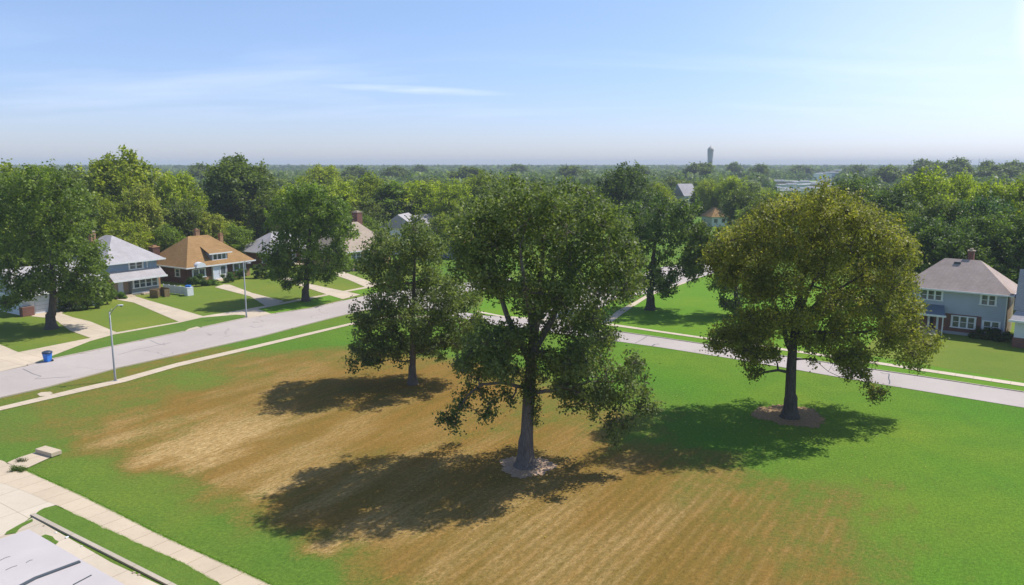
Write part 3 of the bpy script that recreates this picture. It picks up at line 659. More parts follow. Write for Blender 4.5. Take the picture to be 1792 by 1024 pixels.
# --- the big park tree in the middle
photo_tree('park_tree', (920, 815), [
    (893, 352, 44), (955, 360, 36), (1015, 362, 42), (905, 325, 18, 0), (1000, 332, 18, 0), (875, 335, 16, 1), (1045, 350, 18, 0), (940, 330, 12, 0), (868, 338, 12, 0), (1035, 338, 12, .5), (800, 385, 14, 0), (795, 470, 12, 0), (1118, 455, 14, 0), (1122, 490, 10, 0), (1085, 400, 14, 0), (850, 385, 40), (925, 385, 50), (985, 400, 55), (1055, 385, 38), (822, 405, 32), (1060, 435, 48), (1092, 470, 34),
    (870, 430, 50), (930, 450, 55), (1000, 460, 58), (825, 455, 34), (848, 485, 32), (805, 435, 18), (1100, 430, 22), (1050, 510, 42), (1098, 505, 20), (985, 520, 50), (920, 510, 42), (870, 500, 26),
    (1000, 575, 42), (962, 575, 24, 1.5), (890, 592, 26), (858, 600, 34), (828, 615, 24), (812, 640, 16), (800, 625, 12, -.5), (1035, 560, 26), (845, 650, 24, -.5), (875, 640, 28), (1025, 620, 40), (990, 640, 34), (1060, 590, 22),
    (1065, 655, 36), (1105, 665, 30), (1130, 665, 16, -.8), (1145, 712, 8, -.8), (1118, 715, 12, -.9), (1095, 690, 24, -.9), (1085, 735, 15, -1), (1068, 748, 12, -1), (1050, 705, 20, -.9), (1020, 700, 16, -.9), (1000, 650, 26, -1.5), (1030, 655, 26, -1.8), (1065, 690, 24, -1.5), (1005, 610, 26, -2), (1090, 745, 11, -1), (1105, 735, 10, -.9), (1125, 690, 18, -.6), (1085, 705, 26, -.8), (1045, 690, 26), (1070, 735, 16, -1), (1076, 758, 12, -1), (1078, 771, 8, -1), (1128, 712, 10, -1), (1141, 712, 7, -.6), (1010, 690, 20), (985, 675, 22), (1040, 715, 13, -.9), (990, 712, 10, -.8), (1110, 635, 16),
    (905, 650, 18, -1.2), (912, 605, 20, -1.3), (946, 612, 20, -1.3), (928, 575, 24, -1.2), (935, 545, 24, -2), (945, 650, 15, -1.2), (922, 632, 13, -1.2), (950, 620, 26, 1.2), (845, 690, 20, -.8), (790, 725, 13, -.9), (800, 742, 11, -1), (783, 738, 9, -1), (812, 710, 14, -.9), (826, 680, 16, -.8), (838, 665, 18, -.6), (860, 700, 15, -.9), (852, 722, 11, -1), (888, 690, 11, -.9), (858, 712, 13, -1), (850, 732, 8, -1), (880, 680, 13, -.9), (825, 662, 15, -.6), (812, 690, 14, -.8), (800, 718, 12, -1), (795, 740, 10, -1), (775, 733, 8, -1), (892, 700, 9, -.8), (806, 700, 13, -.2),
    ], [(920, 815, .52), (922, 760, .43), (925, 700, .40), (930, 640, .38), (934, 590, .33), (940, 530, .26), (948, 470, .18), (952, 410, .10)],
    [[(929, 640, .26), (905, 590, .20), (885, 545, .17), (872, 500, .13), (865, 450, .08)], [(932, 620, .25), (965, 560, .2), (990, 500, .15), (1010, 440, .09)],
     [(926, 690, .16), (955, 684, .13, -.8), (985, 682, .11, -1.2), (1030, 668, .09, -1.2), (1075, 668, .06, -1)], [(926, 680, .14), (880, 670, .11, -.8), (845, 672, .09, -1), (820, 690, .07, -1), (800, 720, .05, -1)],
     [(934, 590, .18), (925, 540, .13, -2), (915, 480, .1, -3), (910, 430, .06, -3.5)], [(936, 580, .18), (960, 520, .13, 2), (975, 450, .1, 3.5)]],
    955, 190, 'largest park tree, dark green, in the middle of the dry field', 'tree', 11, leaf=.21, cover=.95, col=(.95, 1.02, .96), bark=(1.5, 1.5, 1.55),
    extra=[(925, 648, .7), (934, 668, .6), (922, 682, .5), (933, 695, .45), (924, 706, .35), (938, 712, .35), (934, 724, .28), (918, 668, .4), (936, 738, .2)])
# --- the smaller park tree to its left
photo_tree('park_tree', (722, 672), [
    (728, 402, 20), (722, 432, 32), (752, 440, 28), (690, 425, 24), (672, 412, 18), (662, 440, 26), (705, 470, 40), (755, 485, 38), (655, 470, 22), (638, 465, 12), (680, 500, 38), (730, 520, 44), (785, 500, 24),
    (790, 535, 34), (822, 525, 24), (660, 540, 34), (700, 560, 42), (755, 565, 42), (640, 565, 20), (800, 575, 32), (830, 560, 20), (675, 590, 32), (645, 595, 24), (625, 612, 16), (612, 630, 13, -.5), (622, 634, 12, -.6), (634, 622, 14, -.6), (650, 630, 12, -.9), (640, 625, 16), (665, 618, 20), (700, 605, 26),
    (740, 600, 26), (775, 600, 18), (770, 622, 8, -.5), (755, 612, 10), (695, 632, 12, -.8), (663, 636, 9, -1), (632, 556, 12), (618, 540, 9, 0), (825, 590, 14), (800, 605, 10)],
    [(722, 672, .34), (722, 640, .30), (723, 600, .26), (722, 560, .22), (724, 510, .16), (726, 450, .10)],
    [[(722, 605, .16), (700, 585, .13), (675, 570, .09), (650, 560, .06)], [(723, 600, .16), (750, 570, .12), (785, 545, .08)]],
    728, 122, 'smaller park tree in the dry field, left of the largest one', 'tree', 23, leaf=.24, cover=.95, col=(.96, 1.03, .93), bark=(1.4, 1.35, 1.3))
# --- the olive park tree on the right
photo_tree('park_tree', (1382, 730), [
    (1440, 350, 24), (1415, 342, 13, 0), (1463, 338, 14, 0), (1495, 352, 14, 0), (1535, 368, 13, 0), (1582, 408, 14, 0), (1602, 455, 13, 0), (1600, 500, 15, 0), (1335, 372, 13, 0), (1300, 392, 13, 0), (1262, 418, 13, 0), (1238, 440, 13, 0), (1240, 478, 11, 0), (1480, 372, 28), (1395, 372, 34), (1350, 385, 32), (1520, 385, 28), (1440, 400, 50), (1315, 405, 30), (1375, 430, 50), (1500, 430, 50), (1548, 410, 26), (1285, 425, 28), (1565, 450, 36), (1590, 430, 12),
    (1440, 470, 55), (1320, 455, 42), (1268, 448, 26), (1245, 455, 18), (1275, 480, 20), (1375, 500, 48), (1510, 500, 50), (1570, 500, 34), (1330, 500, 34), (1450, 540, 46), (1540, 545, 42), (1590, 545, 26), (1400, 560, 36),
    (1310, 560, 24), (1290, 580, 24), (1265, 590, 22), (1252, 605, 12), (1330, 590, 28), (1325, 620, 20), (1300, 612, 16), (1350, 560, 24), (1330, 648, 11, -.8), (1322, 660, 8, -.8), (1352, 618, 14),
    (1590, 590, 32), (1615, 600, 24), (1600, 625, 22), (1560, 590, 28), (1630, 608, 12), (1480, 590, 34), (1500, 620, 26), (1470, 625, 20), (1498, 645, 20, -.8), (1512, 655, 16, -1), (1522, 674, 14, -1), (1536, 684, 11, -1.2), (1485, 640, 18, -.8), (1322, 640, 15, -.8), (1316, 655, 10, -.8), (1300, 635, 13, -.8), (1480, 660, 9, -1), (1515, 665, 14, -1), (1527, 685, 11, -1.2), (1545, 688, 8, -1.2), (1530, 699, 7, -1.2), (1440, 600, 22), (1425, 630, 10, -.8), (1415, 600, 18)],
    [(1382, 730, .50), (1383, 690, .42), (1385, 640, .38), (1388, 600, .32), (1394, 550, .25), (1405, 490, .17), (1420, 430, .1)],
    [[(1386, 620, .26), (1375, 590, .2), (1368, 560, .15), (1350, 520, .1)], [(1387, 600, .28), (1405, 560, .22), (1430, 530, .17), (1470, 505, .12), (1510, 480, .08)], [(1388, 590, .2), (1425, 580, .15), (1470, 585, .12), (1520, 580, .08)],
     [(1400, 545, .15), (1420, 500, .12, -2), (1445, 460, .08, -3)]],
    1430, 195, 'big olive-green park tree on the right, over a reddish brown mulch ring by the road', 'tree', 37, leaf=.215, cover=.95, col=(1.52, 1.28, .76), bark=(.95, .95, .95), step=1.5)

# --- trees of the far lots that stand free
photo_tree('street_tree', (1138, 542), [(1150, 365, 34), (1190, 375, 30), (1110, 380, 28), (1090, 400, 20), (1155, 410, 44), (1200, 415, 34), (1115, 430, 40), (1220, 450, 28), (1160, 460, 44), (1205, 470, 28), (1110, 470, 34), (1140, 495, 28), (1165, 500, 20), (1105, 500, 20), (1095, 440, 25)],
    [(1138, 542, .55), (1138, 515, .45), (1140, 490, .38), (1143, 450, .25), (1148, 410, .14)], [], 1155, 85, 'dark green tree beside the side street path, behind and right of the largest park tree', 'tree', 5, leaf=.36, cover=1.0, col=(.60, .78, .60), bark=(.75, .75, .75), spray=.5, thin=.05)
photo_tree('street_tree', (1292, 553), [(1230, 408, 16), (1262, 410, 16), (1225, 420, 24), (1262, 425, 30), (1300, 420, 30), (1235, 455, 28), (1280, 465, 36), (1320, 470, 30), (1265, 500, 26), (1300, 510, 30), (1270, 530, 14), (1325, 520, 20), (1285, 535, 14), (1215, 470, 16), (1205, 450, 12)],
    [(1292, 553, .4), (1290, 530, .34), (1285, 490, .25), (1280, 440, .14)], [], 1270, 65, 'dark green tree half hidden behind the left side of the olive park tree', 'tree', 6, leaf=.34, cover=1.0, col=(.70, .80, .55), spray=.5, thin=.05)
photo_tree('street_tree', (535, 527), [(520, 345, 26), (555, 345, 24), (490, 365, 26), (590, 370, 26), (545, 375, 40), (505, 400, 36), (570, 400, 40), (605, 410, 24), (535, 430, 44), (590, 440, 32), (490, 440, 30), (480, 455, 18), (560, 460, 34), (510, 465, 28), (540, 480, 22), (600, 460, 18), (492, 482, 14), (500, 500, 8), (575, 478, 14), (520, 490, 9)],
    [(535, 527, .5), (536, 505, .42), (537, 480, .36), (540, 430, .24), (545, 380, .12)], [], 545, 78, 'dark-trunked street tree standing in the verge beside the curving left street', 'tree', 7, leaf=.36, cover=1.0, col=(.88, 1.12, .50), bark=(.8, .8, .8), spray=.5, thin=.05, flare=1.7)
photo_tree('yard_tree', (90, 575), [(60, 320, 36), (100, 330, 34), (25, 335, 36), (135, 350, 30), (80, 365, 45), (20, 380, 40), (-25, 370, 40), (130, 395, 40), (60, 410, 50), (0, 430, 45), (100, 440, 46), (150, 440, 28), (50, 460, 42), (160, 470, 26), (120, 480, 30), (20, 480, 34), (-20, 470, 34), (75, 490, 30), (150, 500, 26), (170, 510, 15), (40, 505, 24), (12, 530, 14), (125, 515, 18)],
    [(90, 575, .55), (91, 550, .46), (93, 520, .40), (92, 470, .3), (88, 410, .18), (85, 360, .1)], [[(93, 520, .2), (125, 490, .14), (150, 470, .09)], [(93, 515, .2), (55, 490, .14), (20, 480, .09)]], 68, 125,
    'large leafy tree at the far left in the front yard before the white garage house', 'tree', 8, leaf=.34, cover=1.0, col=(.90, 1.08, .60), spray=.5, thin=.05)

# --- prototype trees (metre units, about 15 m tall, 11 m wide), later scaled
def proto(kind, seed, leaf=.42, cover=.95, nb=22, spray=.6, branches=True, bare=False):
    rng = np.random.default_rng(seed); bl = []
    for i in range(nb):
        t = (i + .5) / nb
        if kind == 'round': zc, hw, hh = 8.6, 3.9, 4.4
        elif kind == 'tall': zc, hw, hh = 9.0, 3.6, 4.6
        else: zc, hw, hh = 7.6, 4.2, 4.8
        ph = math.acos(1 - 2 * t); th = i * 2.39996 + rng.normal() * .3; rr = rng.uniform(.72, 1.02)
        x = math.sin(ph) * math.cos(th) * hw * rr; y = math.sin(ph) * math.sin(th) * hw * rr; z = zc + math.cos(ph) * hh * rr
        R = rng.uniform(1.3, 2.2) * (1 if kind != 'tall' else .85)
        if kind == 'tall': bl += [(x, y, z, R), (x * .8, y * .8, z + R * .9, R * .7)]
        else: bl.append((x, y, z, R))
    bl += [(rng.normal() * .6, rng.normal() * .6, zz_, 2.2) for zz_ in (6, 8.5, 11)]
    C, Nn, L, W, T = foliage(bl, rng, leaf, cover, spray, per=12, clump_t=.25, under=.5)
    crown = leaf_mesh('crown', C, Nn, L, W, T, rng); crown.materials.append(M['leaf'])
    tp = [(Vector((0, 0, -.1)), .55), (Vector((0, 0, 1)), .38), (Vector((.1, 0, 4)), .32), (Vector((.2, .1, 8)), .2), (Vector((.1, .1, 12)), .08)]
    if branches:
        bm = skeleton(tp, [], bl, rng, .4, .06, 1)
        if bare:
            for k in range(7):
                d = Vector((rng.normal(), rng.normal(), .9)).normalized(); s = Vector((0, 0, 6 + k * .4)); e = s + d * 6.5
                tube(bm, [s, s.lerp(e, .5) + Vector((0, 0, .5)), e], [.14, .10, .04], 5)
                for q in range(3):
                    a = s.lerp(e, .5 + .15 * q); tube(bm, [a, a + Vector(rng.normal(size=3)) * 1.2 + Vector((0, 0, .8))], [.05, .02], 4)
    else:
        bm = bmesh.new(); tube(bm, [p for p, r in tp], [r for p, r in tp], 6)
    tme = bpy.data.meshes.new('trunk'); bm.to_mesh(tme); bm.free(); tme.materials.append(M['bark'])
    co = C; zt = float(np.percentile(co[:, 2], 99.7)); ww = float(np.percentile(np.hypot(co[:, 0], co[:, 1]), 98)) * 2
    PDIM[crown.name] = (ww, zt)
    return crown, tme
PDIM = {}
PR = {'r1': proto('round', 1), 'r2': proto('round', 2), 'r3': proto('round', 3), 't1': proto('tall', 4), 't2': proto('tall', 5), 'b1': proto('bushy', 6), 'b2': proto('bushy', 7), 'w1': proto('tall', 8, bare=True, cover=.6)}
jr = random.Random(4)
def put_tree(name, x, y, width, height, pk, col, label, group=None, rz=None, bark=(1, 1, 1), cat='tree'):
    root = empty(name, (x, y, 0), label=label, cat=cat, group=group)
    c = bpy.data.objects.new('crown', PR[pk][0]); t = bpy.data.objects.new('trunk', PR[pk][1])
    rz = jr.uniform(0, 6.28) if rz is None else rz
    for o in (c, t):
        COL.objects.link(o); o.parent = root; o.rotation_euler = (0, 0, rz); o.scale = (width / PDIM[PR[pk][0].name][0], width / PDIM[PR[pk][0].name][0], height / PDIM[PR[pk][0].name][1])
    c.color = (*col, 1); t.color = (*bark, 1)
    return root
YG = (1.75, 1.72, .40); MG = (1.38, 1.42, .40); DG = (.80, .88, .42); BG = (1.80, 1.85, .34); OL = (1.05, 1.10, .62); PALE = (1.9, 1.75, .85); BL = (.48, .74, .62)
BT = [ # px, top row, width px, distance, kind, colour, label
 (-20, 285, 190, 150, 'r1', MG, 'mid-green tree at the left edge of the picture, its top at the skyline'),
 (60, 292, 150, 165, 'r2', MG, 'broad tree on the left skyline behind the far left yard tree'),
 (128, 292, 100, 190, 'b1', DG, 'dull green tree on the skyline just left of the tall yellow-green one'),
 (30, 350, 170, 125, 'b2', YG, 'bright low tree filling in behind the far left yard tree'),
 (205, 266, 130, 160, 't1', YG, 'tall yellow-green tree rising highest above the skyline on the left'),
 (175, 340, 110, 138, 'b1', MG, 'bushy green tree behind the chimney of the pale grey roof'),
 (243, 325, 75, 142, 't2', PALE, 'straw-tinted sparse tree between the pale grey and the orange roofs'),
 (215, 385, 90, 134, 'b2', YG, 'low green tree just above the pale grey hip roof'),
 (305, 303, 100, 165, 'r3', BG, 'bright green tree behind the orange-roofed bungalow'),
 (320, 350, 100, 150, 'r1', DG, 'dark green tree directly behind the orange roof'),
 (362, 372, 62, 150, 't2', PALE, 'small pale olive tree right of the bungalow chimneys'),
 (410, 276, 120, 178, 't2', (.80, .92, .58), 'tall dull green feathery tree on the skyline left of centre'),
 (448, 290, 80, 185, 'w1', (1.0, 1.05, .7), 'sparse tree with bare pale limbs beside the tall feathery one'),
 (415, 362, 110, 176, 'b1', YG, 'low leafy tree above the brick house with the grey hip roof'),
 (470, 335, 90, 170, 'r2', DG, 'dark tree behind the left side of the street tree'),
 (520, 318, 110, 175, 'r1', BG, 'bright tree top rising just behind the street tree'),
 (567, 290, 85, 260, 'r3', YG, 'light green dome-shaped tree near the horizon left of centre'),
 (590, 318, 100, 190, 'r2', BG, 'bright green tree right of the street tree, upper row'),
 (640, 305, 95, 200, 'b1', MG, 'tall mid-green tree in the hedge of trees left of the second park tree'),
 (630, 350, 110, 190, 'b2', DG, 'dark tree behind the tan roof with the red chimney'),
 (690, 320, 100, 198, 'w1', (1.0, 1.25, .5), 'thin-crowned tree showing pale limbs above the white gables'),
 (735, 318, 110, 200, 'r3', BG, 'bright green tree behind the top of the second park tree'),
 (790, 318, 95, 185, 'b2', BG, 'bright green tree left of the largest park tree crown'),
 (770, 375, 80, 165, 'b1', MG, 'low green tree between the two park trees'),
 (840, 303, 95, 225, 'r1', MG, 'dark green tree at the shoulder of the largest park tree'),
 (860, 345, 90, 190, 'r2', MG, 'tree peeping over the left shoulder of the largest park tree'),
 (1090, 288, 120, 185, 'b1', (.55, .70, .42), 'large dark tree right of the top of the largest park tree'),
 (1040, 330, 80, 200, 'r3', MG, 'green tree hidden behind the right shoulder of the largest park tree'),
 (1156, 322, 52, 215, 'r2', YG, 'small bright tree in front of the distant white-roofed house'),
 (1241, 314, 52, 265, 'r1', YG, 'yellow-green round tree below the water tower'),
 (1280, 309, 60, 260, 'r3', BG, 'bright green round tree right of the water tower'),
 (1300, 328, 75, 215, 'r2', DG, 'dark tree above the grey house with the white porch'),
 (1345, 331, 70, 240, 'b1', BG, 'bright low tree left of the olive park tree top'),
 (1390, 342, 70, 210, 'r1', MG, 'green tree behind the upper left of the olive park tree'),
 (1330, 350, 70, 180, 'r3', DG, 'dark tree behind the left side of the olive park tree'),
 (1500, 308, 110, 175, 'b2', (.75, .92, .62), 'grey-green tree behind the top right of the olive park tree'),
 (1560, 330, 90, 155, 't1', (.75, .92, .55), 'grey-green feathery tree right of the olive park tree'),
 (1615, 296, 120, 165, 'b1', BG, 'large bright green tree on the right, behind the grey two-storey house'),
 (1675, 305, 100, 170, 'r2', BG, 'bright green tree on the right, next to the largest of that row'),
 (1590, 370, 90, 135, 'r3', DG, 'dark tree left of the mauve roof'),
 (1660, 345, 120, 128, 'r1', DG, 'dark tree directly behind the mauve hip roof'),
 (1725, 345, 130, 122, 'b2', BL, 'dark blue-green tree behind the white house at the right edge'),
 (1740, 318, 110, 150, 'r1', BG, 'bright green tree above the white house at the right edge'),
 (1800, 308, 120, 148, 'b1', BG, 'bright green tree at the right edge of the picture'),
 (1800, 355, 100, 120, 'r2', MG, 'green tree at the right edge just behind the white house'),
 (1830, 400, 120, 112, 'b1', DG, 'dark tree outside the right edge beside the white house'),
 (-70, 330, 160, 135, 'r3', MG, 'green tree mostly outside the left edge of the picture'),
]
fr_ = random.Random(9)
for (a_, b_, y0_, y1_, zn) in ((-60, 140, 118, 140, 'behind the far left white house'), (140, 300, 137, 150, 'between the pale grey and orange roofs'), (300, 405, 150, 160, 'behind the orange-roofed bungalow'), (405, 640, 174, 195, 'behind the brick house and the street tree'),
        (640, 820, 196, 215, 'behind the smaller park tree'), (820, 1080, 195, 215, 'behind the largest park tree'), (1300, 1420, 172, 200, 'behind the left half of the olive park tree'), (1420, 1600, 150, 175, 'behind the right half of the olive park tree'), (1590, 1850, 108, 125, 'behind the two right-hand houses')):
    for k in range(7):
        px = a_ + (b_ - a_) * (k + fr_.uniform(.2, .8)) / 7; Y = fr_.uniform(y0_, y1_); hh = fr_.uniform(7, 10.5) if a_ != 1590 else fr_.uniform(8, 14.5)
        wpx = fr_.uniform(8.5, 12) * F / Y; g = fr_.random(); top = 512 + F * math.tan(math.atan((H - hh) / Y) - P)
        BT.append((px, top, wpx, Y, fr_.choice(['b1', 'b2', 'r2', 'r3']), ((.85 + .5 * g, 1.05 + .5 * g, .42) if a_ != 1590 else (.6 + .3 * g, .8 + .3 * g, .48)), 'low leafy tree in the dense belt ' + zn))
for (px, top, wpx, Y, pk, c, lab) in BT:
    p = pl(px, top, Y); put_tree('background_tree', p.x, Y, wpx / F * Y, p.z, pk, c, lab, group=lab[4:] if lab.startswith('low leafy tree in the dense') else None, bark=(1.8, 1.7, 1.6) if pk == 'w1' else (1, 1, 1))
#MARK_FAR
# --- trees of the middle distance, each its own object; beyond them the woods run on as one mass
PRL = [proto(k, s, leaf=.85, cover=.85, nb=14, spray=.9, branches=False) for k, s in (('round', 21), ('round', 22), ('bushy', 23), ('tall', 24), ('bushy', 25))]
for cme, tme in PRL:     # join trunk and crown in one light mesh
    bm = bmesh.new(); bm.from_mesh(cme); n0 = len(bm.faces); bm.from_mesh(tme)
    bm.faces.ensure_lookup_table()
    for f in bm.faces[n0:]: f.material_index = 1
    me_ = cme; bm.to_mesh(me_); bm.free(); cme.materials.append(M['bark'])
# sight lines to the distant buildings kept open: (px0, px1, distance, how far in front)
OPEN = [(1182, 1213, 330, 130), (1335, 1460, 790, 370), (1232, 1280, 268, 60), (1708, 1745, 330, 90), (1505, 1540, 420, 70), (695, 725, 420, 60), (775, 795, 400, 70), (990, 1012, 430, 60), (1020, 1050, 410, 60), (1412, 1466, 1080, 300), (1128, 1150, 250, 50)]
LOW = [(1335, 1462, 520, 331), (1182, 1214, 330, 337), (1232, 1282, 268, 388), (1706, 1747, 330, 327), (1500, 1545, 420, 320), (693, 727, 420, 323), (772, 796, 400, 323), (988, 1052, 430, 320), (1128, 1152, 245, 352)]   # trees in front of a far building stay below it
sr = random.Random(77); placed = []
ZONES = [(330, 'above the left-hand house roofs'), (520, 'left of centre beyond the tall feathery tree'), (700, 'beyond the street tree'), (880, 'beyond the second park tree'), (1130, 'beyond the largest park tree'), (1330, 'around the sight line to the water tower'), (1560, 'beyond the olive park tree'), (9999, 'above the right-hand houses')]
tries = 0
while len(placed) < 235 and tries < 30000:
    tries += 1
    Y = math.sqrt(sr.uniform(215 ** 2, 430 ** 2)); px = sr.uniform(-60, 1850); x = (px - 896) / F * Y
    if any((x - a) ** 2 + (Y - b) ** 2 < (r * .40 + 4.0) ** 2 for a, b, r in placed): continue
    if any(a - 12 < px < b + 12 and d - 14 < Y < d + 14 for a, b, d, f in OPEN): continue
    hgt = sr.uniform(10, 15.5); wd = sr.uniform(11, 18); bad = False
    for a, b, d, rl in LOW:
        if a - 14 < px < b + 14 and Y < d:
            hgt = min(hgt, H - (rl - 288) / F * Y - sr.uniform(0, 1)); wd = min(wd, hgt * 1.5)
    if hgt < 3.5: continue
    placed.append((x, Y, wd))
    o = bpy.data.objects.new('distant_tree', sr.choice(PRL)[0]); COL.objects.link(o)
    o.location = (x, Y, -.8); o.rotation_euler = (0, 0, sr.uniform(0, 6.28)); o.scale = (wd / 11.5, wd / 11.5, hgt / 14.8)
    b = sr.uniform(.75, 1.15); g = sr.random(); o.color = (b * (.72 + .5 * g), b * (.92 + .32 * g), b * .56, 1)
    z = next(i for i, q in enumerate(ZONES) if px < q[0]); near = Y < 320
    tag(o, ('larger hazy tree of the nearer distance, ' if near else 'small hazy tree of the farther distance, ') + ZONES[z][1], 'tree', ('nearer hazy trees ' if near else 'farther hazy trees ') + ZONES[z][1])
for (px, top, Y, wd) in ((1226, 286, 620, 26), (1285, 285, 800, 20), (1330, 288, 700, 18), (1612, 280, 640, 24), (1640, 283, 660, 16), (1680, 278, 600, 20), (1655, 286, 560, 22), (1730, 282, 620, 14), (1775, 283, 600, 24), (1740, 290, 520, 26), (905, 288, 900, 30), (735, 289, 900, 22), (1000, 291, 620, 26), (1120, 291, 700, 24), (620, 292, 560, 22), (820, 293, 520, 28), (690, 292, 600, 22), (1400, 290, 900, 30), (1500, 289, 820, 26), (350, 288, 520, 20), (1555, 292, 520, 22)):
    p = pl(px, top, Y); o = bpy.data.objects.new('skyline_tree', PRL[px % 5][0]); COL.objects.link(o); dm_ = PDIM[PRL[px % 5][0].name]
    o.location = (p.x, Y, -.8); o.rotation_euler = (0, 0, px * .37); o.scale = (wd / dm_[0], wd / dm_[0], (p.z + .8) / dm_[1]); o.color = (.85, .95, .6, 1)
    tag(o, 'large tree rising above the far tree line ' + ('in the right third of the skyline' if px > 1300 else 'near the water tower' if px > 1180 else 'in the left and middle of the skyline'), 'tree', 'skyline trees ' + ('right' if px > 1300 else 'by the tower' if px > 1180 else 'left and middle'))
rng = np.random.default_rng(5)
def forest(name, n, y0, y1, wd, hg, nq, q, power, seed, colr, label):
    rng = np.random.default_rng(seed)
    Y = (rng.uniform(0, 1, n) * (y1 ** power - y0 ** power) + y0 ** power) ** (1 / power)
    px = rng.uniform(-120, 1910, n); X = (px - 896) / F * Y
    ok = np.ones(n, bool)
    for a, b, d, f in OPEN: ok &= ~((px > a - 8) & (px < b + 8) & (Y > d - f) & (Y < d + 25))
    X, Y = X[ok], Y[ok]; n = len(X)
    W_ = rng.uniform(*wd, n); H_ = rng.uniform(*hg, n)
    d = rng.normal(size=(n, nq, 3)); d /= np.linalg.norm(d, axis=2, keepdims=True); d[..., 2] = np.abs(d[..., 2]) * 1.0 - .25
    lob = 1 + .16 * np.sin(d[..., 0] * 5 + rng.uniform(0, 6, (n, 1))) * np.cos(d[..., 1] * 6 + rng.uniform(0, 6, (n, 1)))
    lob *= 1 + rng.normal(0, .06, (n, nq))
    C = np.empty((n, nq, 3)); C[..., 0] = X[:, None] + d[..., 0] * lob * W_[:, None] / 2; C[..., 1] = Y[:, None] + d[..., 1] * lob * W_[:, None] / 2
    C[..., 2] = H_[:, None] * (.5 + .5 * d[..., 2] * lob)
    nn = d + rng.normal(size=d.shape) * .35; nn /= np.linalg.norm(nn, axis=2, keepdims=True)
    T = (rng.uniform(.15, .85, (n, 1)) + rng.normal(0, .12, (n, nq))).clip(0, 1)
    s = np.repeat(W_ / wd[1], nq) * q * rng.uniform(.7, 1.3, n * nq)
    o = link(name, leaf_mesh(name, C.reshape(-1, 3), nn.reshape(-1, 3), s, s * .8, T.ravel(), rng), M['leaf'])
    o.color = (*colr, 1); tag(o, label, 'woodland', kind='stuff')
forest('woodland', 4200, 425, 1500, (12, 22), (9, 15.5), 90, 3.6, 1.7, 1, (.82, .98, .60), 'wooded suburb of hazy tree crowns running towards the horizon')
forest('woodland', 9000, 1400, 5200, (22, 42), (9, 20), 30, 11, 1.4, 2, (.75, .90, .60), 'blue-grey belt of woods along the horizon')
#MARK_HOUSES
# ------------------------------------------------------------------ houses
def hip(bm, x0, x1, y0, y1, ze, zr, fas=.18, ridge=None, axis=None):
    """hip roof on the eave rectangle; ridge along the longer side"""
    w, d = x1 - x0, y1 - y0
    cx, cy = (x0 + x1) / 2, (y0 + y1) / 2
    if axis is None: axis = 'x' if w >= d else 'y'
    hl = ridge if ridge is not None else abs(w - d) / 2
    hl = max(hl, .05)
    R = [(cx - hl, cy), (cx + hl, cy)] if axis == 'x' else [(cx, cy - hl), (cx, cy + hl)]
    b = [bm.verts.new((x, y, ze)) for x, y in ((x0, y0), (x1, y0), (x1, y1), (x0, y1))]
    r = [bm.verts.new((x, y, zr)) for x, y in R]
    if axis == 'x': fs = [(b[0], b[1], r[1], r[0]), (b[1], b[2], r[1]), (b[2], b[3], r[0], r[1]), (b[3], b[0], r[0])]
    else: fs = [(b[0], b[1], r[0]), (b[1], b[2], r[1], r[0]), (b[2], b[3], r[1]), (b[3], b[0], r[0], r[1])]
    for f in fs: bm.faces.new(f)
    bm.faces.new(b[::-1])
def gutter(x0, x1, y0, y1, z, h=.2, t=.09):
    return B((x0 - t, x1 + t, y0 - t, y0 - .003, z - h, z + .01), (x0 - t, x1 + t, y1 + .003, y1 + t, z - h, z + .01), (x0 - t, x0 - .003, y0, y1, z - h, z + .01), (x1 + .003, x1 + t, y0, y1, z - h, z + .01),
             (x0, x1, y0, y1, z - h + .02, z - .02))
def window(root, x0, x1, z0, z1, n=1, wall='front', off=0.0, frame=.09, rail=True, label=None):
    """frame + glass on the front (y=off) or left (x=off) wall of the house"""
    D = .10
    def T(a0, a1, b0, b1, c0, c1):     # along, outwards, up
        return (a0, a1, off - b1, off - b0, c0, c1) if wall == 'front' else (off - b1, off - b0, -a1, -a0, c0, c1) if wall == 'left' else (off + b0, off + b1, a0, a1, c0, c1)
    bs = [T(x0 - frame, x1 + frame, .0, D, z1, z1 + frame), T(x0 - frame * 1.5, x1 + frame * 1.5, .0, D * 1.6, z0 - frame, z0)]
    st = (x1 - x0) / n
    for i in range(n + 1):
        c = x0 + i * st; hw = frame * (.9 if i in (0, n) else .75)
        c += (hw * -.0)
        bs.append(T(c - hw, c + hw, .0, D * .98, z0, z1))
    if rail:
        for i in range(n): bs.append(T(x0 + i * st + frame, x0 + (i + 1) * st - frame, .0, D * .8, (z0 + z1) / 2 - .03, (z0 + z1) / 2 + .03))
    f = obj('window', B(*bs), M['trim'], root)
    if label: f['label'] = label
    obj('pane', B(T(x0, x1, .004, .03, z0, z1)), M['glass'], f)
    return f
def chimney(roof, x, y, z0, z1, s=.45, mat='brick_orange', cap='stone'):
    c = obj('chimney', B((x - s, x + s, y - s, y + s, z0, z1)), M[mat], roof)
    obj('chimney_cap', B((x - s - .07, x + s + .07, y - s - .07, y + s + .07, z1, z1 + .12), (x - s * .5, x + s * .5, y - s * .5, y + s * .5, z1 + .12, z1 + .35)), M[cap], c)
def house(kind, loc, ang, label, group='houses along the left street'):
    return empty(kind, loc, ang, label=label, cat='house', group=group)

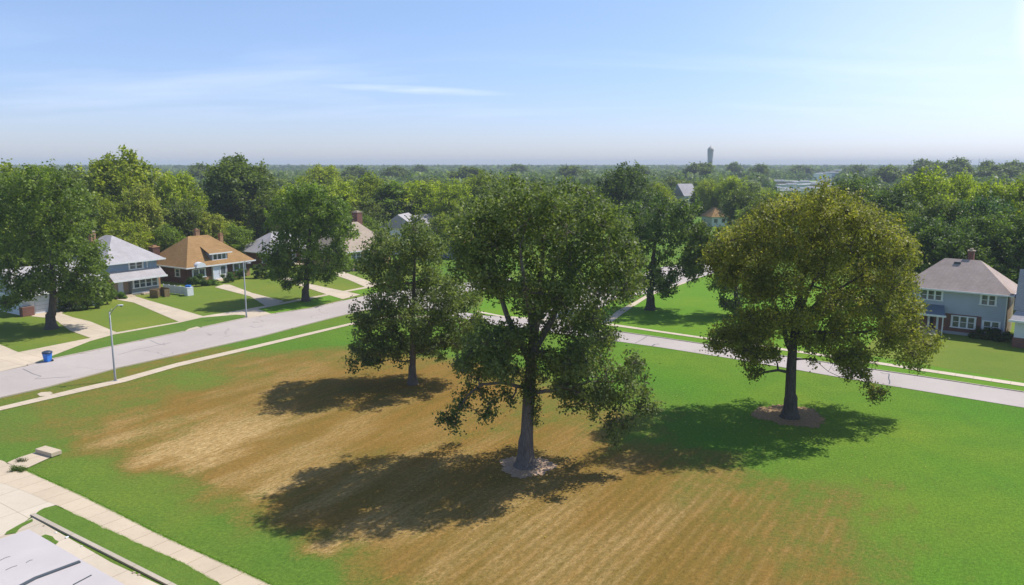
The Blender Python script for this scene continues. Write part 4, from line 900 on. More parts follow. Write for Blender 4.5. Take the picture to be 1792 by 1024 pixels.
# H1: pale grey pyramid roof, blue upper storey
A = gp(193.5, 522); r = house('two_storey_house', A, ANG, 'blue two-storey house with pale grey hip roof and a second roof over the ground floor')
obj('wall', B((0, 7.9, 0, 12.6, 2.9, 5.25)), M['blue'], r)
obj('lower_wall', B((0.02, 7.88, 0.02, 12.58, -.2, 2.9)), M['tansid'], r)
bm = bmesh.new(); hip(bm, -.75, 8.9, -.8, 13.4, 5.3, 8.95, axis='y', ridge=.9); rf = obj('roof', bm, M['roof_white'], r)
obj('gutter', gutter(-.75, 8.9, -.8, 13.4, 5.3), M['trim'], rf); chimney(rf, 1.9, 7.2, 7.2, 9.6, .4)
obj('roof_vent', B((5.0, 5.4, 5.9, 6.3, 7.3, 7.75), bev=.08), M['greymetal'], rf)
bm = bmesh.new()   # lean-to roof over the ground floor
q = [(-.3, -1.7, 2.75), (8.4, -1.7, 2.75), (8.4, .0, 3.95), (-.3, -.0, 3.95)]
a = [bm.verts.new(p) for p in q]; b = [bm.verts.new((p[0], p[1], p[2] - .12)) for p in q]
for k in range(4): bm.faces.new((a[k], a[(k + 1) % 4], b[(k + 1) % 4], b[k]))
bm.faces.new(a); bm.faces.new(b[::-1])
lr = obj('porch_roof', bm, M['roof_white'], r); obj('gutter', B((-.4, 8.5, -1.82, -1.71, 2.5, 2.75), (8.41, 8.5, -1.7, 0, 2.55, 2.75)), M['trim'], lr)
window(r, 3.3, 5.5, 4.05, 5.05, 2, frame=.13); obj('trim_board', B((6.2, 6.34, -.05, -.004, 3.95, 5.2)), M['trim'], r)
obj('bay_wall', B((3.0, 7.5, -.8, .015, .45, 1.05)), M['greypanel'], r); obj('bay_side', B((3.0, 7.5, -.79, .01, 1.05, 2.5)), M['greypanel'], r)
window(r, 3.3, 7.3, 1.2, 2.4, 4, off=-.8, frame=.13)
obj('bay_sill', B((2.9, 7.6, -.95, -.801, .28, .47)), M['trim'], r)
obj('stone_base', B((4.4, 7.5, -1.5, -.02, -.1, .27), (3.0, 4.4, -.9, -.02, -.1, .27), bev=.06), M['stone'], r)
dd = obj('door', B((1.3, 2.1, -.06, -.005, .3, 2.35)), M['door'], r); obj('handle', B((1.95, 2.02, -.12, -.061, 1.2, 1.3)), M['greymetal'], dd)
obj('doorway', B((-.12, .4, -.03, -.002, .2, 2.1)), M['black'], r)
obj('porch_step', B((.2, 3.0, -1.6, -.01, -.1, .14), (.5, 2.8, -1.2, -.008, .141, .3)), M['walk'], r)
obj('side_annex', B((7.9, 9.2, 1.4, 6, -.1, 2.85)), M['brick_orange'], r)

# H2: orange-tan hip-roofed bungalow
A = gp(330, 497.5); r = house('bungalow', A, ANG, 'brown brick bungalow with orange-tan hip roof, a dormer and a pale blue door')
W2, D2 = 12.6, 11.4
obj('wall', B((0, W2, 0, D2, -.2, 2.75)), M['brick_dark'], r)
bm = bmesh.new(); hip(bm, -.65, W2 + .75, -.7, D2 + .6, 2.85, 7.5, ridge=2.0, axis='x'); rf = obj('roof', bm, M['roof_orange'], r)
obj('gutter', gutter(-.65, W2 + .75, -.7, D2 + .6, 2.85), M['trim'], rf)
chimney(rf, 7.0, 7.0, 6.6, 8.3, .4, 'brick_orange', 'brick_orange'); chimney(rf, 11.9, 6.9, 3.2, 7.2, .32, 'brick_orange', 'brick_orange'); chimney(rf, -.2, 8.9, 2.9, 5.8, .65, 'brick_dark', 'brick_orange')
dm = obj('dormer', B((4.9, 8.3, .35, 4.0, 3.2, 4.75)), M['greypanel'], rf)
bm = bmesh.new(); q = [(4.3, -.1, 4.78), (8.9, -.1, 4.78), (8.1, 4.6, 6.2), (5.2, 4.6, 6.2)]
a = [bm.verts.new(p) for p in q]; b = [bm.verts.new((p[0], p[1], p[2] - .14)) for p in q]
for k in range(4): bm.faces.new((a[k], a[(k + 1) % 4], b[(k + 1) % 4], b[k]))
bm.faces.new(a); bm.faces.new(b[::-1]); 
obj('dormer_roof', bm, M['roof_orange'], rf); obj('dormer_trim', B((4.25, 8.95, -.2, -.11, 4.58, 4.78), (4.85, 8.35, .26, .346, 3.35, 3.5)), M['trim'], rf)
window(r, 5.25, 7.95, 3.6, 4.5, 3, off=.35, frame=.14, rail=False, label='white framed dormer window')
bm = bmesh.new(); prof = [(math.cos(t) * .95, math.sin(t) * .85) for t in [math.pi * k / 10 for k in range(11)]]   # small round awning over the front window
v0 = [bm.verts.new((1.9 + x, -1.15, 2.72 + z)) for x, z in prof]; v1 = [bm.verts.new((1.9 + x, -.2, 2.78 + z)) for x, z in prof]
for k in range(10): bm.faces.new((v0[k], v0[k + 1], v1[k + 1], v1[k]))
bm.faces.new(v0); bm.faces.new(v1); obj('awning', bm, M['whitepaint'], r)
window(r, .9, 3.3, 1.0, 2.3, 2, frame=.14, rail=False); window(r, 9.1, 11.6, 1.35, 2.45, 2, frame=.14, rail=False)
obj('brick_apron', B((.0, 12.58, -.06, -.004, -.15, .85), (7.4, 12.58, -.056, -.0045, .85, 1.15)), M['brick_orange'], r)
dd = obj('door', B((4.7, 5.9, -.45, -.07, .1, 2.6)), M['door'], r); obj('handle', B((5.75, 5.82, -.52, -.451, 1.2, 1.3)), M['greymetal'], dd)
dw = obj('storm_door', B((6.0, 7.3, -.44, -.065, .1, 2.6)), M['trim'], r); obj('pane', B((6.2, 7.1, -.47, -.441, 1.1, 2.4)), M['glass'], dw); obj('door_post', B((5.9, 6.0, -.5, -.065, .1, 2.65), (7.3, 7.42, -.5, -.065, .1, 2.65), (4.58, 4.7, -.5, -.065, .1, 2.65)), M['trim'], r)
obj('porch_step', B((5.0, 8.2, -1.7, -.07, -.1, .12), (5.0, 7.8, -1.2, -.068, .121, .26)), M['walk'], r)
window(r, -3.4, -2.2, 1.15, 2.35, 1, wall='left', frame=.12)

# H3: brick house with light grey hip roof
pe = gp(471, 443.6, 2.95); A = Vector((pe.x, pe.y, 0)) + DL * .6 + Vector((-DL.y, DL.x, 0)) * .6
r = house('brick_house', A, ANG, 'dark red brick house with light grey hip roof, partly behind the street tree')
obj('wall', B((0, 12, 0, 8.6, -.2, 2.9)), M['brick_red'], r)
bm = bmesh.new(); hip(bm, -.7, 12.7, -.7, 9.5, 2.95, 6.6); rf = obj('roof', bm, M['roof_white'], r); obj('gutter', gutter(-.7, 12.7, -.7, 9.5, 2.95, .16), M['trim'], rf)
chimney(rf, 7.5, 6, 5.2, 7.5, .45, 'brick_orange'); obj('vent_pipe', B((1.6, 1.85, 3.8, 4.05, 4.2, 5.3)), M['greymetal'], rf)
window(r, -8.3, -7.2, .9, 2.4, 1, wall='left', frame=.12); window(r, -2.2, -.8, .9, 2.4, 1, wall='left', frame=.12)
window(r, 1.5, 4.0, 1.0, 2.3, 3); window(r, 8.0, 10.0, 1.0, 2.3, 2); obj('door', B((5.6, 6.6, -.06, -.004, .2, 2.3)), M['door'], r)
obj('porch_step', B((5.0, 7.2, -1.8, -.07, -.1, .25)), M['walk'], r)

# H4: tan-roofed house behind the second park tree
A = gp(596, 474); r = house('brick_house', A, ANG, 'orange brick house with tan roof and red chimney, behind the smaller park tree')
obj('wall', B((0, 14, 0, 9, -.2, 3.4)), M['brick_orange'], r)
bm = bmesh.new(); hip(bm, -.7, 14.7, -.7, 9.7, 3.45, 8.6); rf = obj('roof', bm, M['roof_tan'], r); obj('gutter', gutter(-.7, 14.7, -.7, 9.7, 3.45, .16), M['trim'], rf)
chimney(rf, 10.4, 5.4, 6.6, 10.4, .75, 'brick_red'); window(r, 3.0, 5.4, 1.6, 3.0, 2, frame=.14); window(r, 9, 11, 1.6, 2.9, 2)
obj('door', B((6.6, 7.6, -.06, -.004, .9, 3.0)), M['door'], r); obj('porch_step', B((.2, 2.8, -2.6, -.05, -.1, .5), (.4, 2.6, -1.8, -.048, .501, .9)), M['stone'], r)

# H0: white house with attached garage, behind the far left tree
A = gp(40, 553); r = house('white_house', A, ANG, 'white-sided house with a pale roof and garage, behind the far left yard tree')
obj('wall', B((0, 11, 0, 9, -.2, 2.9)), M['whitesid'], r)
bm = bmesh.new()
v = [bm.verts.new(p) for p in [(-.5, -.9, 2.85), (11.5, -.9, 2.85), (11.5, 9.8, 2.85), (-.5, 9.8, 2.85), (-.5, 4.5, 6.0), (11.5, 4.5, 6.0)]]
for f in ((0, 1, 5, 4), (2, 3, 4, 5), (0, 4, 3), (1, 2, 5), (3, 2, 1, 0)): bm.faces.new([v[k] for k in f])
rf = obj('roof', bm, M['roof_white'], r); obj('gutter', B((-.5, 11.5, -1.02, -.904, 2.65, 2.86), (-.62, -.504, -1.0, 9.8, 2.65, 2.86)), M['trim'], rf)
gd = obj('garage_door', B((1.6, 6.6, -.06, -.004, 0, 2.3)), M['door'], r); obj('panel_line', B(*[(1.6, 6.6, -.075, -.061, z, z + .04) for z in (.55, 1.1, 1.65)]), M['greymetal'], gd)
obj('brick_pier', B((-.4, 1.1, -.9, -.05, -.1, 1.25)), M['brick_red'], r); obj('stone_base', B((1.1, 10.9, -.5, -.062, -.1, .0)), M['stone'], r); window(r, 8, 10, 1.0, 2.2, 2)
obj('brick_panel', B((7.0, 7.6, -.09, -.005, 0, 1.5), (10.3, 11, -.09, -.005, 0, 1.2)), M['brick_orange'], r)

# H6: grey-blue two-storey on the right
pe0 = gp(1574, 500.5, 5.3); pe1 = gp(1773.5, 518, 5.3); dv = (pe1 - pe0); L6 = dv.length; dv.normalize(); AN6 = math.atan2(dv.y, dv.x); nb6 = Vector((-dv.y, dv.x, 0))
A = Vector((pe0.x, pe0.y, 0)) + dv * .55 + nb6 * .55; W6 = L6 - 1.1; D6 = 7.2
r = house('two_storey_house', A, AN6, 'grey-blue two-storey house with mauve hip roof and brick ground floor on the right', 'houses along the right road')
obj('wall', B((0, W6, 0, D6, 2.45, 5.25), (8.35, W6, .004, D6 - .01, -.1, 2.45)), M['greysid'], r)
obj('brick_wall', B((.1, 8.35, .03, D6 - .03, -.2, 2.45)), M['brick_red'], r); obj('brick_panel', B((3.4, 8.3, -.04, .02, .35, 2.4)), M['brick_red'], r)
obj('foundation', B((3.4, 8.3, -.12, -.042, -.1, .35)), M['greymetal'], r)
bm = bmesh.new(); hip(bm, -.55, W6 + .55, -.55, D6 + .55, 5.3, 8.65, ridge=1.9); rf = obj('roof', bm, M['roof_mauve'], r); obj('gutter', gutter(-.55, W6 + .55, -.55, D6 + .55, 5.3, .16), M['trim'], rf)
chimney(rf, 6.1, 4.5, 7.9, 9.6, .33, 'brick_red'); obj('skylight', B((4.6, 5.3, 2.9, 3.4, 8.1, 8.35)), M['seam'], rf)
window(r, 1.75, 4.1, 3.95, 5.0, 3, frame=.12); window(r, 8.1, 9.6, 3.95, 5.0, 2, frame=.12); window(r, 5.35, 7.75, .95, 2.2, 3, off=-.04, frame=.12); window(r, 8.55, 10.2, .75, 1.95, 2, frame=.12)
bm = bmesh.new(); q = [(.7, -1.9, 2.45), (4.9, -1.9, 2.45), (4.4, -.002, 3.35), (.7, -.002, 3.35)]
a = [bm.verts.new(p) for p in q]; b = [bm.verts.new((p[0], p[1], p[2] - .12)) for p in q]
for k in range(4): bm.faces.new((a[k], a[(k + 1) % 4], b[(k + 1) % 4], b[k]))
bm.faces.new(a); bm.faces.new(b[::-1]); pr = obj('porch_roof', bm, plain('slate_blue_shingles', (0.13, 0.165, 0.20), .9), r); obj('gutter', B((.6, 5.0, -2.02, -1.91, 2.22, 2.45)), M['trim'], pr)
obj('doorway', B((3.0, 3.7, -.03, .025, .3, 2.25)), M['black'], r); obj('door_frame', B((2.75, 2.995, -.06, .02, .3, 2.3), (3.705, 3.95, -.06, .02, .3, 2.3)), M['trim'], r)
obj('porch_post', B((4.6, 4.72, -1.8, -1.68, 0, 2.3)), M['trim'], r); obj('porch_post', B((1.0, 1.12, -1.8, -1.68, 0, 2.3)), M['trim'], r)
obj('porch_step', B((2.4, 4.2, -2.3, -.05, -.1, .2), (2.5, 4.1, -1.7, -.045, .201, .4)), M['walk'], r); obj('downpipe', B((W6 - .1, W6 + .0, -.08, -.002, 0, 5.1)), M['trim'], r)
obj('side_wall', B((W6 + .003, W6 + .05, .05, D6, -.1, 5.2)), M['tansid'], r)
# H7: white house at the right edge
A = gp(1770, 607); r = house('white_house', A, AN6, 'white house with brick-based porch, cut by the right edge', 'houses along the right road')
obj('wall', B((.0, 11, 1.6, 9, -.1, 3.9)), M['whitesid'], r)
bm = bmesh.new()     # steep main roof, ridge along the front
v = [bm.verts.new(p) for p in [(-.25, 1.1, 3.98), (11.4, 1.1, 3.98), (11.4, 6.6, 3.98), (-.25, 6.6, 3.98), (-.25, 3.4, 8.35), (11.4, 3.4, 8.35)]]
for f in ((0, 1, 5, 4), (2, 3, 4, 5), (0, 4, 3), (1, 2, 5), (3, 2, 1, 0)): bm.faces.new([v[k] for k in f])
obj('roof', bm, M['roof_white'], r)
bm = bmesh.new(); q = [(-.4, -.5, 3.1), (11.5, -.5, 3.1), (11.5, 1.12, 3.95), (.0, 1.12, 3.95)]
a = [bm.verts.new(p) for p in q]; b = [bm.verts.new((p[0], p[1], p[2] - .16)) for p in q]
for k in range(4): bm.faces.new((a[k], a[(k + 1) % 4], b[(k + 1) % 4], b[k]))
bm.faces.new(a); bm.faces.new(b[::-1]); pr = obj('porch_roof', bm, M['roof_white'], r); obj('gutter', B((-.5, 11.5, -.62, -.504, 2.88, 3.1)), M['trim'], pr)
pp = obj('porch_pier', B((.1, 1.1, .0, 1.0, 1.1, 2.95)), M['whitepaint'], r); obj('brick_base', B((.0, 1.2, -.1, 1.1, -.1, 1.1)), M['brick_red'], pp)
obj('porch_step', B((1.6, 3.6, -1.2, .4, -.1, .35)), M['stone'], r); obj('door', B((2.2, 3.2, 1.55, 1.598, .2, 2.5)), plain('brown_door', (0.11, 0.04, 0.03)), r); obj('porch_wall', B((1.25, 10, .1, .3, 0, .9)), M['brick_red'], r)

# ------------------------------------------------------------------ the flat-roofed building at the lower left corner
zr = 2.7
c0 = gp(50, 926, zr); c1 = gp(178, 1000, zr); e1 = (c1 - c0).normalized(); e2 = Vector((-e1.y, e1.x, 0))
if (gp(0, 940, zr) - c0).dot(e2) < 0: e2 = -e2
AN = math.atan2(e1.y, e1.x)
r = empty('flat_roofed_garage', (c0.x, c0.y, 0), AN, label='pale grey flat-roofed garage cut off by the lower left corner of the picture', cat='garage')
sg = 1 if e2.dot(Vector((-e1.y, e1.x, 0))) > 0 else -1
ylo, yhi = (0, 9) if sg > 0 else (-9, 0)
obj('wall', B((.15, 14, ylo + .15, yhi - .15, -.1, zr - .2)), M['tansid'], r)
bm = B((0, 14, ylo, yhi, zr - .2, zr)); rf = obj('roof', bm, M['membrane'], r)
inv = Matrix.Rotation(-AN, 4, 'Z')
def lc(px, py, z=zr): return (inv @ (gp(px, py, z) - Vector((c0.x, c0.y, z)))).to_2d()
def seamstrip(name, pts, w, h=.05):
    bm = bmesh.new(); rr = []
    P2 = [lc(*p) for p in pts]
    for i, p in enumerate(P2):
        d = (P2[min(i + 1, len(P2) - 1)] - P2[max(i - 1, 0)]).normalized(); n = Vector((-d.y, d.x)) * w / 2
        rr.append([bm.verts.new((p.x - n.x, p.y - n.y, zr + .002)), bm.verts.new((p.x + n.x, p.y + n.y, zr + .002)), bm.verts.new((p.x + n.x, p.y + n.y, zr + h)), bm.verts.new((p.x - n.x, p.y - n.y, zr + h))])
    for r0, r1 in zip(rr, rr[1:]):
        for k in range(4): bm.faces.new((r0[k], r0[(k + 1) % 4], r1[(k + 1) % 4], r1[k]))
    bm.faces.new(rr[0]); bm.faces.new(rr[-1]); obj(name, bm, M['seam'], rf)
seamstrip('roof_seam', [(30, 1030), (62, 1013), (105, 997), (140, 984)], .16, .07); seamstrip('roof_seam', [(128, 1024), (145, 1015), (160, 1007)], .05, .03)
seamstrip('roof_crack', [(10, 998), (20, 993), (30, 990)], .03, .01); seamstrip('roof_crack', [(46, 985), (52, 981), (57, 980)], .03, .01); seamstrip('roof_crack', [(0, 981), (10, 976), (18, 974)], .03, .01)

# ------------------------------------------------------------------ street lamps, bin, fence and so on
def lamp(px, py, h, arm, label):
    b = gp(px, py); r = empty('street_lamp', b, label=label, cat='street lamp', group='street lamps of the left street')
    bm = bmesh.new(); tube(bm, [(0, 0, 0), (0, 0, .5), (0, 0, h)], [.125, .10, .065], 12); obj('pole', bm, M['greymetal'], r, True)
    obj('base_plate', B((-.2, .2, -.2, .2, 0, .06), bev=.02), M['greymetal'], r)
    a = Vector(arm); bm = bmesh.new(); tube(bm, [Vector((0, 0, h - .25)), Vector((0, 0, h - .25)) + a * .5 + Vector((0, 0, .08)), Vector((0, 0, h - .25)) + a], [.04, .035, .03], 8); tube(bm, [(0, 0, h), Vector((0, 0, h)) + a.normalized() * .3 + Vector((0, 0, .06))], .03, 6); obj('arm', bm, M['greymetal'], r, True)
    t = Vector((0, 0, h - .25)) + a; d = Vector((a.x, a.y, 0)).normalized(); n = Vector((-d.y, d.x, 0))
    bm = bmesh.new(); rings = []
    for s, ww, hh in ((-.08, .04, .03), (.08, .08, .05), (.28, .10, .06), (.45, .06, .04)):
        c = t + d * s; rings.append([bm.verts.new(c + n * ww * math.cos(q) + Vector((0, 0, hh * math.sin(q)))) for q in [2 * math.pi * k / 10 for k in range(10)]])
    for r0, r1 in zip(rings, rings[1:]):
        for k in range(10): bm.faces.new((r0[k], r0[(k + 1) % 10], r1[(k + 1) % 10], r1[k]))
    bm.faces.new(rings[0]); bm.faces.new(rings[-1]); hd = obj('lamp_head', bm, M['whitepaint'], r, True)
    obj('lens', B((t.x + d.x * .3 - .1, t.x + d.x * .3 + .1, t.y + d.y * .3 - .1, t.y + d.y * .3 + .1, t.z - .13, t.z - .06), bev=.03), M['glass'], hd)
lamp(202, 667, pl(195, 546, gp(202, 667).y).z, (.75, .15, .85), 'grey street lamp nearest the camera, with a thin slanting arm, beside the near pavement')
lamp(431.5, 556, pl(430, 462, gp(431, 556).y).z + .25, (.45, .1, .10), 'pale grey street lamp in front of the orange-roofed bungalow beyond the road')
b = gp(84, 633.5); r = empty('wheeled_bin', (b.x, b.y, 0), ANG - 1.35, label='blue wheeled bin with a dark lid standing at the kerb in the left foreground street', cat='bin')
bm = bmesh.new(); v = [bm.verts.new(p) for p in [(-.28, -.28, .06), (.28, -.28, .06), (.28, .30, .06), (-.28, .30, .06), (-.36, -.40, 1.02), (.36, -.40, 1.02), (.36, .38, 1.02), (-.36, .38, 1.02)]]
for f in ((0, 1, 5, 4), (1, 2, 6, 5), (2, 3, 7, 6), (3, 0, 4, 7), (3, 2, 1, 0), (4, 5, 6, 7)): bm.faces.new([v[k] for k in f])
bmesh.ops.bevel(bm, geom=bm.edges[:], offset=.04, segments=2, affect='EDGES'); obj('body', bm, M['bluebin'], r)
bm = bmesh.new(); lathe(bm, [(.50, 1.0), (.56, 1.03), (.56, 1.13), (.50, 1.2), (.30, 1.27), (.05, 1.29)], 20); bmesh.ops.scale(bm, vec=(.92, .98, 1), verts=bm.verts[:]); obj('lid', bm, M['navylid'], r)
for s in (-1, 1):
    bm = bmesh.new(); tube(bm, [(s * .30, .32, .13), (s * .36, .32, .13)], .13, 14); obj('wheel', bm, M['black'], r)
bm = bmesh.new(); tube(bm, [(-.3, .5, 1.02), (.3, .5, 1.02)], .025, 6); obj('handle', bm, M['navylid'], r); r.scale = (.9, .9, .92)
# white picket panel, storage box and wooden bin store between the two houses
a = gp(287, 512); c = gp(326, 517); d = (c - a); L = d.length; r = empty('garden_fence', a, math.atan2(d.y, d.x), label='white panel fence between the blue house and the bungalow', cat='fence')
for k in range(4): obj('panel', B((k * L / 4 + .04, (k + 1) * L / 4 - .04, -.03, .03, .1, 1.3)), M['whitepaint'], r)
for k in range(5): obj('post', B((k * L / 4 - .05, k * L / 4 + .05, -.06, .06, 0, 1.4)), M['trim'], r)
a = gp(331, 517.5); r = empty('storage_box', a, ANG, label='white storage box with a blue item on top at the end of the white fence', cat='box')
obj('body', B((-.55, .55, -.4, .4, 0, 1.25), bev=.04), M['whitepaint'], r); obj('lid', B((-.58, .58, -.43, .43, 1.25, 1.33), bev=.02), M['trim'], r)
a = gp(331, 517.5); o = obj('crate', B((a.x - .42, a.x + .3, a.y - .25, a.y + .3, 1.34, 1.62), (a.x - .44, a.x + .32, a.y - .27, a.y + .32, 1.58, 1.64), bev=.02), M['bluebin']); tag(o, 'blue crate lying on the white storage box', 'crate')
a = gp(281, 520.5); r = empty('bin_store', a, ANG, label='brown wooden bin store beside the blue house', cat='bin store')
obj('side_panel', B((-.75, -.68, -.5, 1.6, 0, 1.2)), M['wood'], r); obj('front_panel', B((.35, 1.2, -.56, -.5, 0, 1.2)), M['wood'], r); obj('back_panel', B((-.68, 1.2, 1.55, 1.6, 0, 1.2)), M['wood'], r); obj('side_panel', B((1.2, 1.26, -.5, 1.6, 0, 1.35)), M['wood'], r); obj('inner_bin', B((-.45, .25, .4, 1.1, 0, .95), bev=.05), M['wood'], r)
# concrete slab and block beside the near path
o = sheet('concrete_slab', [(12.5, 811), (30, 803), (64, 792), (80, 797), (92, 800), (70, 810), (46, 821), (28, 818)], .055, M['walk'])
a = gp(62, 794); c = gp(90, 802); d = c - a; L = d.length
o = obj('concrete_block', B((0, L, 0, .75, 0, .30), bev=.02), M['walk']); o.location = (a.x, a.y, .055); o.rotation_euler = (0, 0, math.atan2(d.y, d.x)); tag(o, 'pale concrete block lying on the slab beside the near path', 'block')

# ------------------------------------------------------------------ shrubs
def shrub(name, px, py, blobs, label, col=(.8, 1.0, .6), cat='shrub', group=None, leaf=.16, seed=0, cover=2.6):
    """blobs in metres relative to the foot, first axis to the right in the picture"""
    rng = np.random.default_rng(seed + int(px)); b = gp(px, py)
    r = empty(name, b, label=label, cat=cat, group=group)
    C, Nn, L, W, T = foliage(blobs, rng, leaf, cover, .16, per=10, under=.8)
    k = C[:, 2] > .02; C, Nn, L, W, T = C[k], Nn[k], L[k], W[k], T[k]
    f = link('foliage', leaf_mesh('foliage', C, Nn, L, W, T, rng), M['leaf'], r); f.color = (*col, 1)
    bm = bmesh.new()
    for q, (x, y, z, R) in enumerate(blobs): tube(bm, [(x * .3, y * .3, 0), (x * .8, y * .8, z * .7), (x, y, z)], [.05, .035, .015], 5)
    s = obj('stem', bm, M['bark'], r)
    return r
def ball(R, h=None): h = h or R; return [(0, 0, h, R)]
SG = 'clipped shrubs in front of the bungalow'
shrub('shrub', 333, 499, [(0, 0, .7, .75), (.5, .2, .6, .6)], 'dark round shrub at the left corner of the bungalow front', (.5, .75, .45), group=SG)
shrub('shrub', 343, 502, [(0, 0, .8, .6), (0, 0, 1.4, .45)], 'lighter upright shrub between two dark ones at the bungalow', (.8, 1.1, .5), group=SG)
shrub('shrub', 352, 501, [(0, 0, .8, .75), (0, 0, 1.7, .6)], 'tallest dark shrub in front of the bungalow', (.5, .75, .42), group=SG)
shrub('shrub', 365, 499.5, [(-.7, -.2, .5, .6), (0, 0, .6, .65), (.8, .2, .55, .6)], 'low wide hedge left of the bungalow door', (.75, 1.1, .5), group=SG)
shrub('shrub', 400, 494, [(0, 0, .8, .95)], 'round dark shrub just right of the bungalow door', (.55, .85, .42), group=SG)
shrub('shrub', 411, 489.5, [(0, 0, .7, .8)], 'middle one of the round shrubs right of the bungalow door', (.6, .9, .42), group=SG)
shrub('shrub', 420, 488, [(0, 0, .9, 1.0), (.5, .3, 1.1, .7)], 'rightmost round shrub of the bungalow', (.55, .8, .42), group=SG)
shrub('shrub', 206, 523, [(-.6, 0, .6, .7), (.2, 0, .6, .65), (.8, 0, .4, .5)], 'low light green shrub beside the steps of the blue house', (.9, 1.3, .55))
shrub('tall_shrub', 187, 533, [(0, 0, 1.2, .9), (.1, 0, 2.6, .8), (0, 0, 3.8, .6), (.4, 0, 1.9, .8)], 'tall column-shaped shrub left of the blue house door', (1.0, 1.25, .5), leaf=.22)
shrub('tall_shrub', 174, 539, [(0, 0, 1.0, .8), (0, 0, 2.4, .8), (0, 0, 3.6, .6)], 'tall shrub second from the left in the row beside the blue house', (.75, 1.0, .45), leaf=.22)
shrub('tall_shrub', 152, 542, [(0, 0, 1.0, 1.0), (.2, 0, 2.4, 1.0), (-.2, 0, 3.4, .8)], 'tall dark shrub between the two left driveways', (.65, .85, .42), leaf=.22)
shrub('tall_shrub', 125, 543, [(-.5, 0, 1.1, 1.2), (.6, 0, 1.0, 1.0), (0, 0, 2.4, 1.1), (.3, 0, 3.4, .8)], 'broad dark shrub right of the far left tree trunk', (.55, .75, .4), leaf=.22)
shrub('shrub', 463, 487, [(-.9, 0, 1.0, 1.2), (.6, .2, 1.1, 1.3), (1.6, .5, .8, 1.0)], 'wide dark shrub at the brick house with the grey roof', (.6, .78, .42), leaf=.2)
shrub('hedge', 620, 474, [(x * 1.1, x * .35, 1.0, 1.15) for x in range(-1, 4)], 'clipped dark hedge in front of the tan-roofed house', (.6, .85, .42), leaf=.2, cat='hedge')
shrub('shrub', 1728, 594, [(-1.2, .6, .5, .7), (-.3, .2, .6, .8), (.5, -.3, .55, .8)], 'dark low shrub under the right windows of the grey-blue house', (.45, .55, .35), leaf=.16)
shrub('shrub', 1753, 598, [(-.4, .2, .5, .7), (.5, -.3, .5, .65)], 'dark low shrub at the right corner of the grey-blue house', (.45, .58, .35), leaf=.16)
# weeds in the joint of the slab
shrub('weed', 34, 824, [(-.3, 0, .05, .22), (0, 0, .06, .25), (.3, -.1, .05, .22)], 'weed growing in the joint between path and slab', (.8, 1.0, .6), cat='weed', leaf=.07)
shrub('weed', 40, 808, [(-.15, 0, .03, .18), (.15, -.05, .03, .15)], 'small dark weed in the middle of the slab', (.45, .5, .4), cat='weed', leaf=.06)
# litter and leaves in the gutter
for i, (px, py, s, mt, lb) in enumerate([(117, 941.5, .10, 'trim', 'crumpled white scrap of paper in the gutter by the kerb'), (77, 921, .07, 'stone', 'tan leaf in the gutter near the kerb end'), (98, 933, .06, 'trim', 'tiny white scrap in the gutter left of the crumpled paper'), (143, 957, .05, 'trim', 'tiny white scrap in the gutter right of the crumpled paper'), (234, 1003, .08, 'stone', 'tan leaves in the gutter near the bottom edge'), (243, 1007, .07, 'stone', 'tan leaf in the gutter lowest in the picture')]):
    bm = bmesh.new(); bmesh.ops.create_icosphere(bm, subdivisions=2, radius=s)
    rr = random.Random(i)
    for vv in bm.verts: vv.co *= rr.uniform(.7, 1.2); vv.co.z *= .45
    o = obj('litter', bm, M[mt]); o.location = gp(px, py) + Vector((0, 0, .045)); tag(o, lb, 'litter')

# grass fringe hanging over the edge of the near path
def fringe(name, pts, n, h, label, seed, jit=.05):
    rng = np.random.default_rng(seed); P2 = np.array([[*gp(*p)[:2]] for p in pts]); sg = np.linalg.norm(np.diff(P2, axis=0), axis=1); cs = np.concatenate([[0], np.cumsum(sg)])
    t = rng.uniform(0, cs[-1], n); x = np.interp(t, cs, P2[:, 0]) + rng.normal(0, jit, n); y = np.interp(t, cs, P2[:, 1]) + rng.normal(0, jit, n)
    hh = rng.uniform(.5, 1.2, n) * h; lean = rng.normal(0, .5, (n, 2)) * hh[:, None]; wv = rng.normal(size=(n, 2)); wv /= np.linalg.norm(wv, axis=1)[:, None]; wv *= .018
    V = np.zeros((n, 4, 3)); V[:, 0, 0] = x - wv[:, 0]; V[:, 0, 1] = y - wv[:, 1]; V[:, 1, 0] = x + wv[:, 0]; V[:, 1, 1] = y + wv[:, 1]; V[:, :2, 2] = .01
    V[:, 2, 0] = x + lean[:, 0] + wv[:, 0] * .3; V[:, 2, 1] = y + lean[:, 1] + wv[:, 1] * .3; V[:, 3, 0] = x + lean[:, 0] - wv[:, 0] * .3; V[:, 3, 1] = y + lean[:, 1] - wv[:, 1] * .3; V[:, 2:, 2] = hh[:, None]
    me = bpy.data.meshes.new(name); fill(me, V.reshape(-1, 3), np.arange(n * 4).reshape(n, 4))
    a = me.attributes.new('tint', 'FLOAT', 'FACE'); a.data.foreach_set('value', rng.uniform(0, 1, n).astype(np.float32))
    o = link(name, me, M['leaf']); o.color = (1.3, 1.9, .6, 1); tag(o, label, 'grass', kind='stuff')
fringe('grass', [(46, 824), (139.5, 866), (209, 900.7), (293, 942.5), (376.7, 980), (474, 1024), (560, 1064)], 15000, .06, 'ragged grass edge along the near path', 3)
fringe('grass', [(97, 886), (139.5, 905), (251, 956.5), (321, 987), (385, 1024)], 6000, .05, 'ragged grass edge of the narrow strip by the kerb', 4)

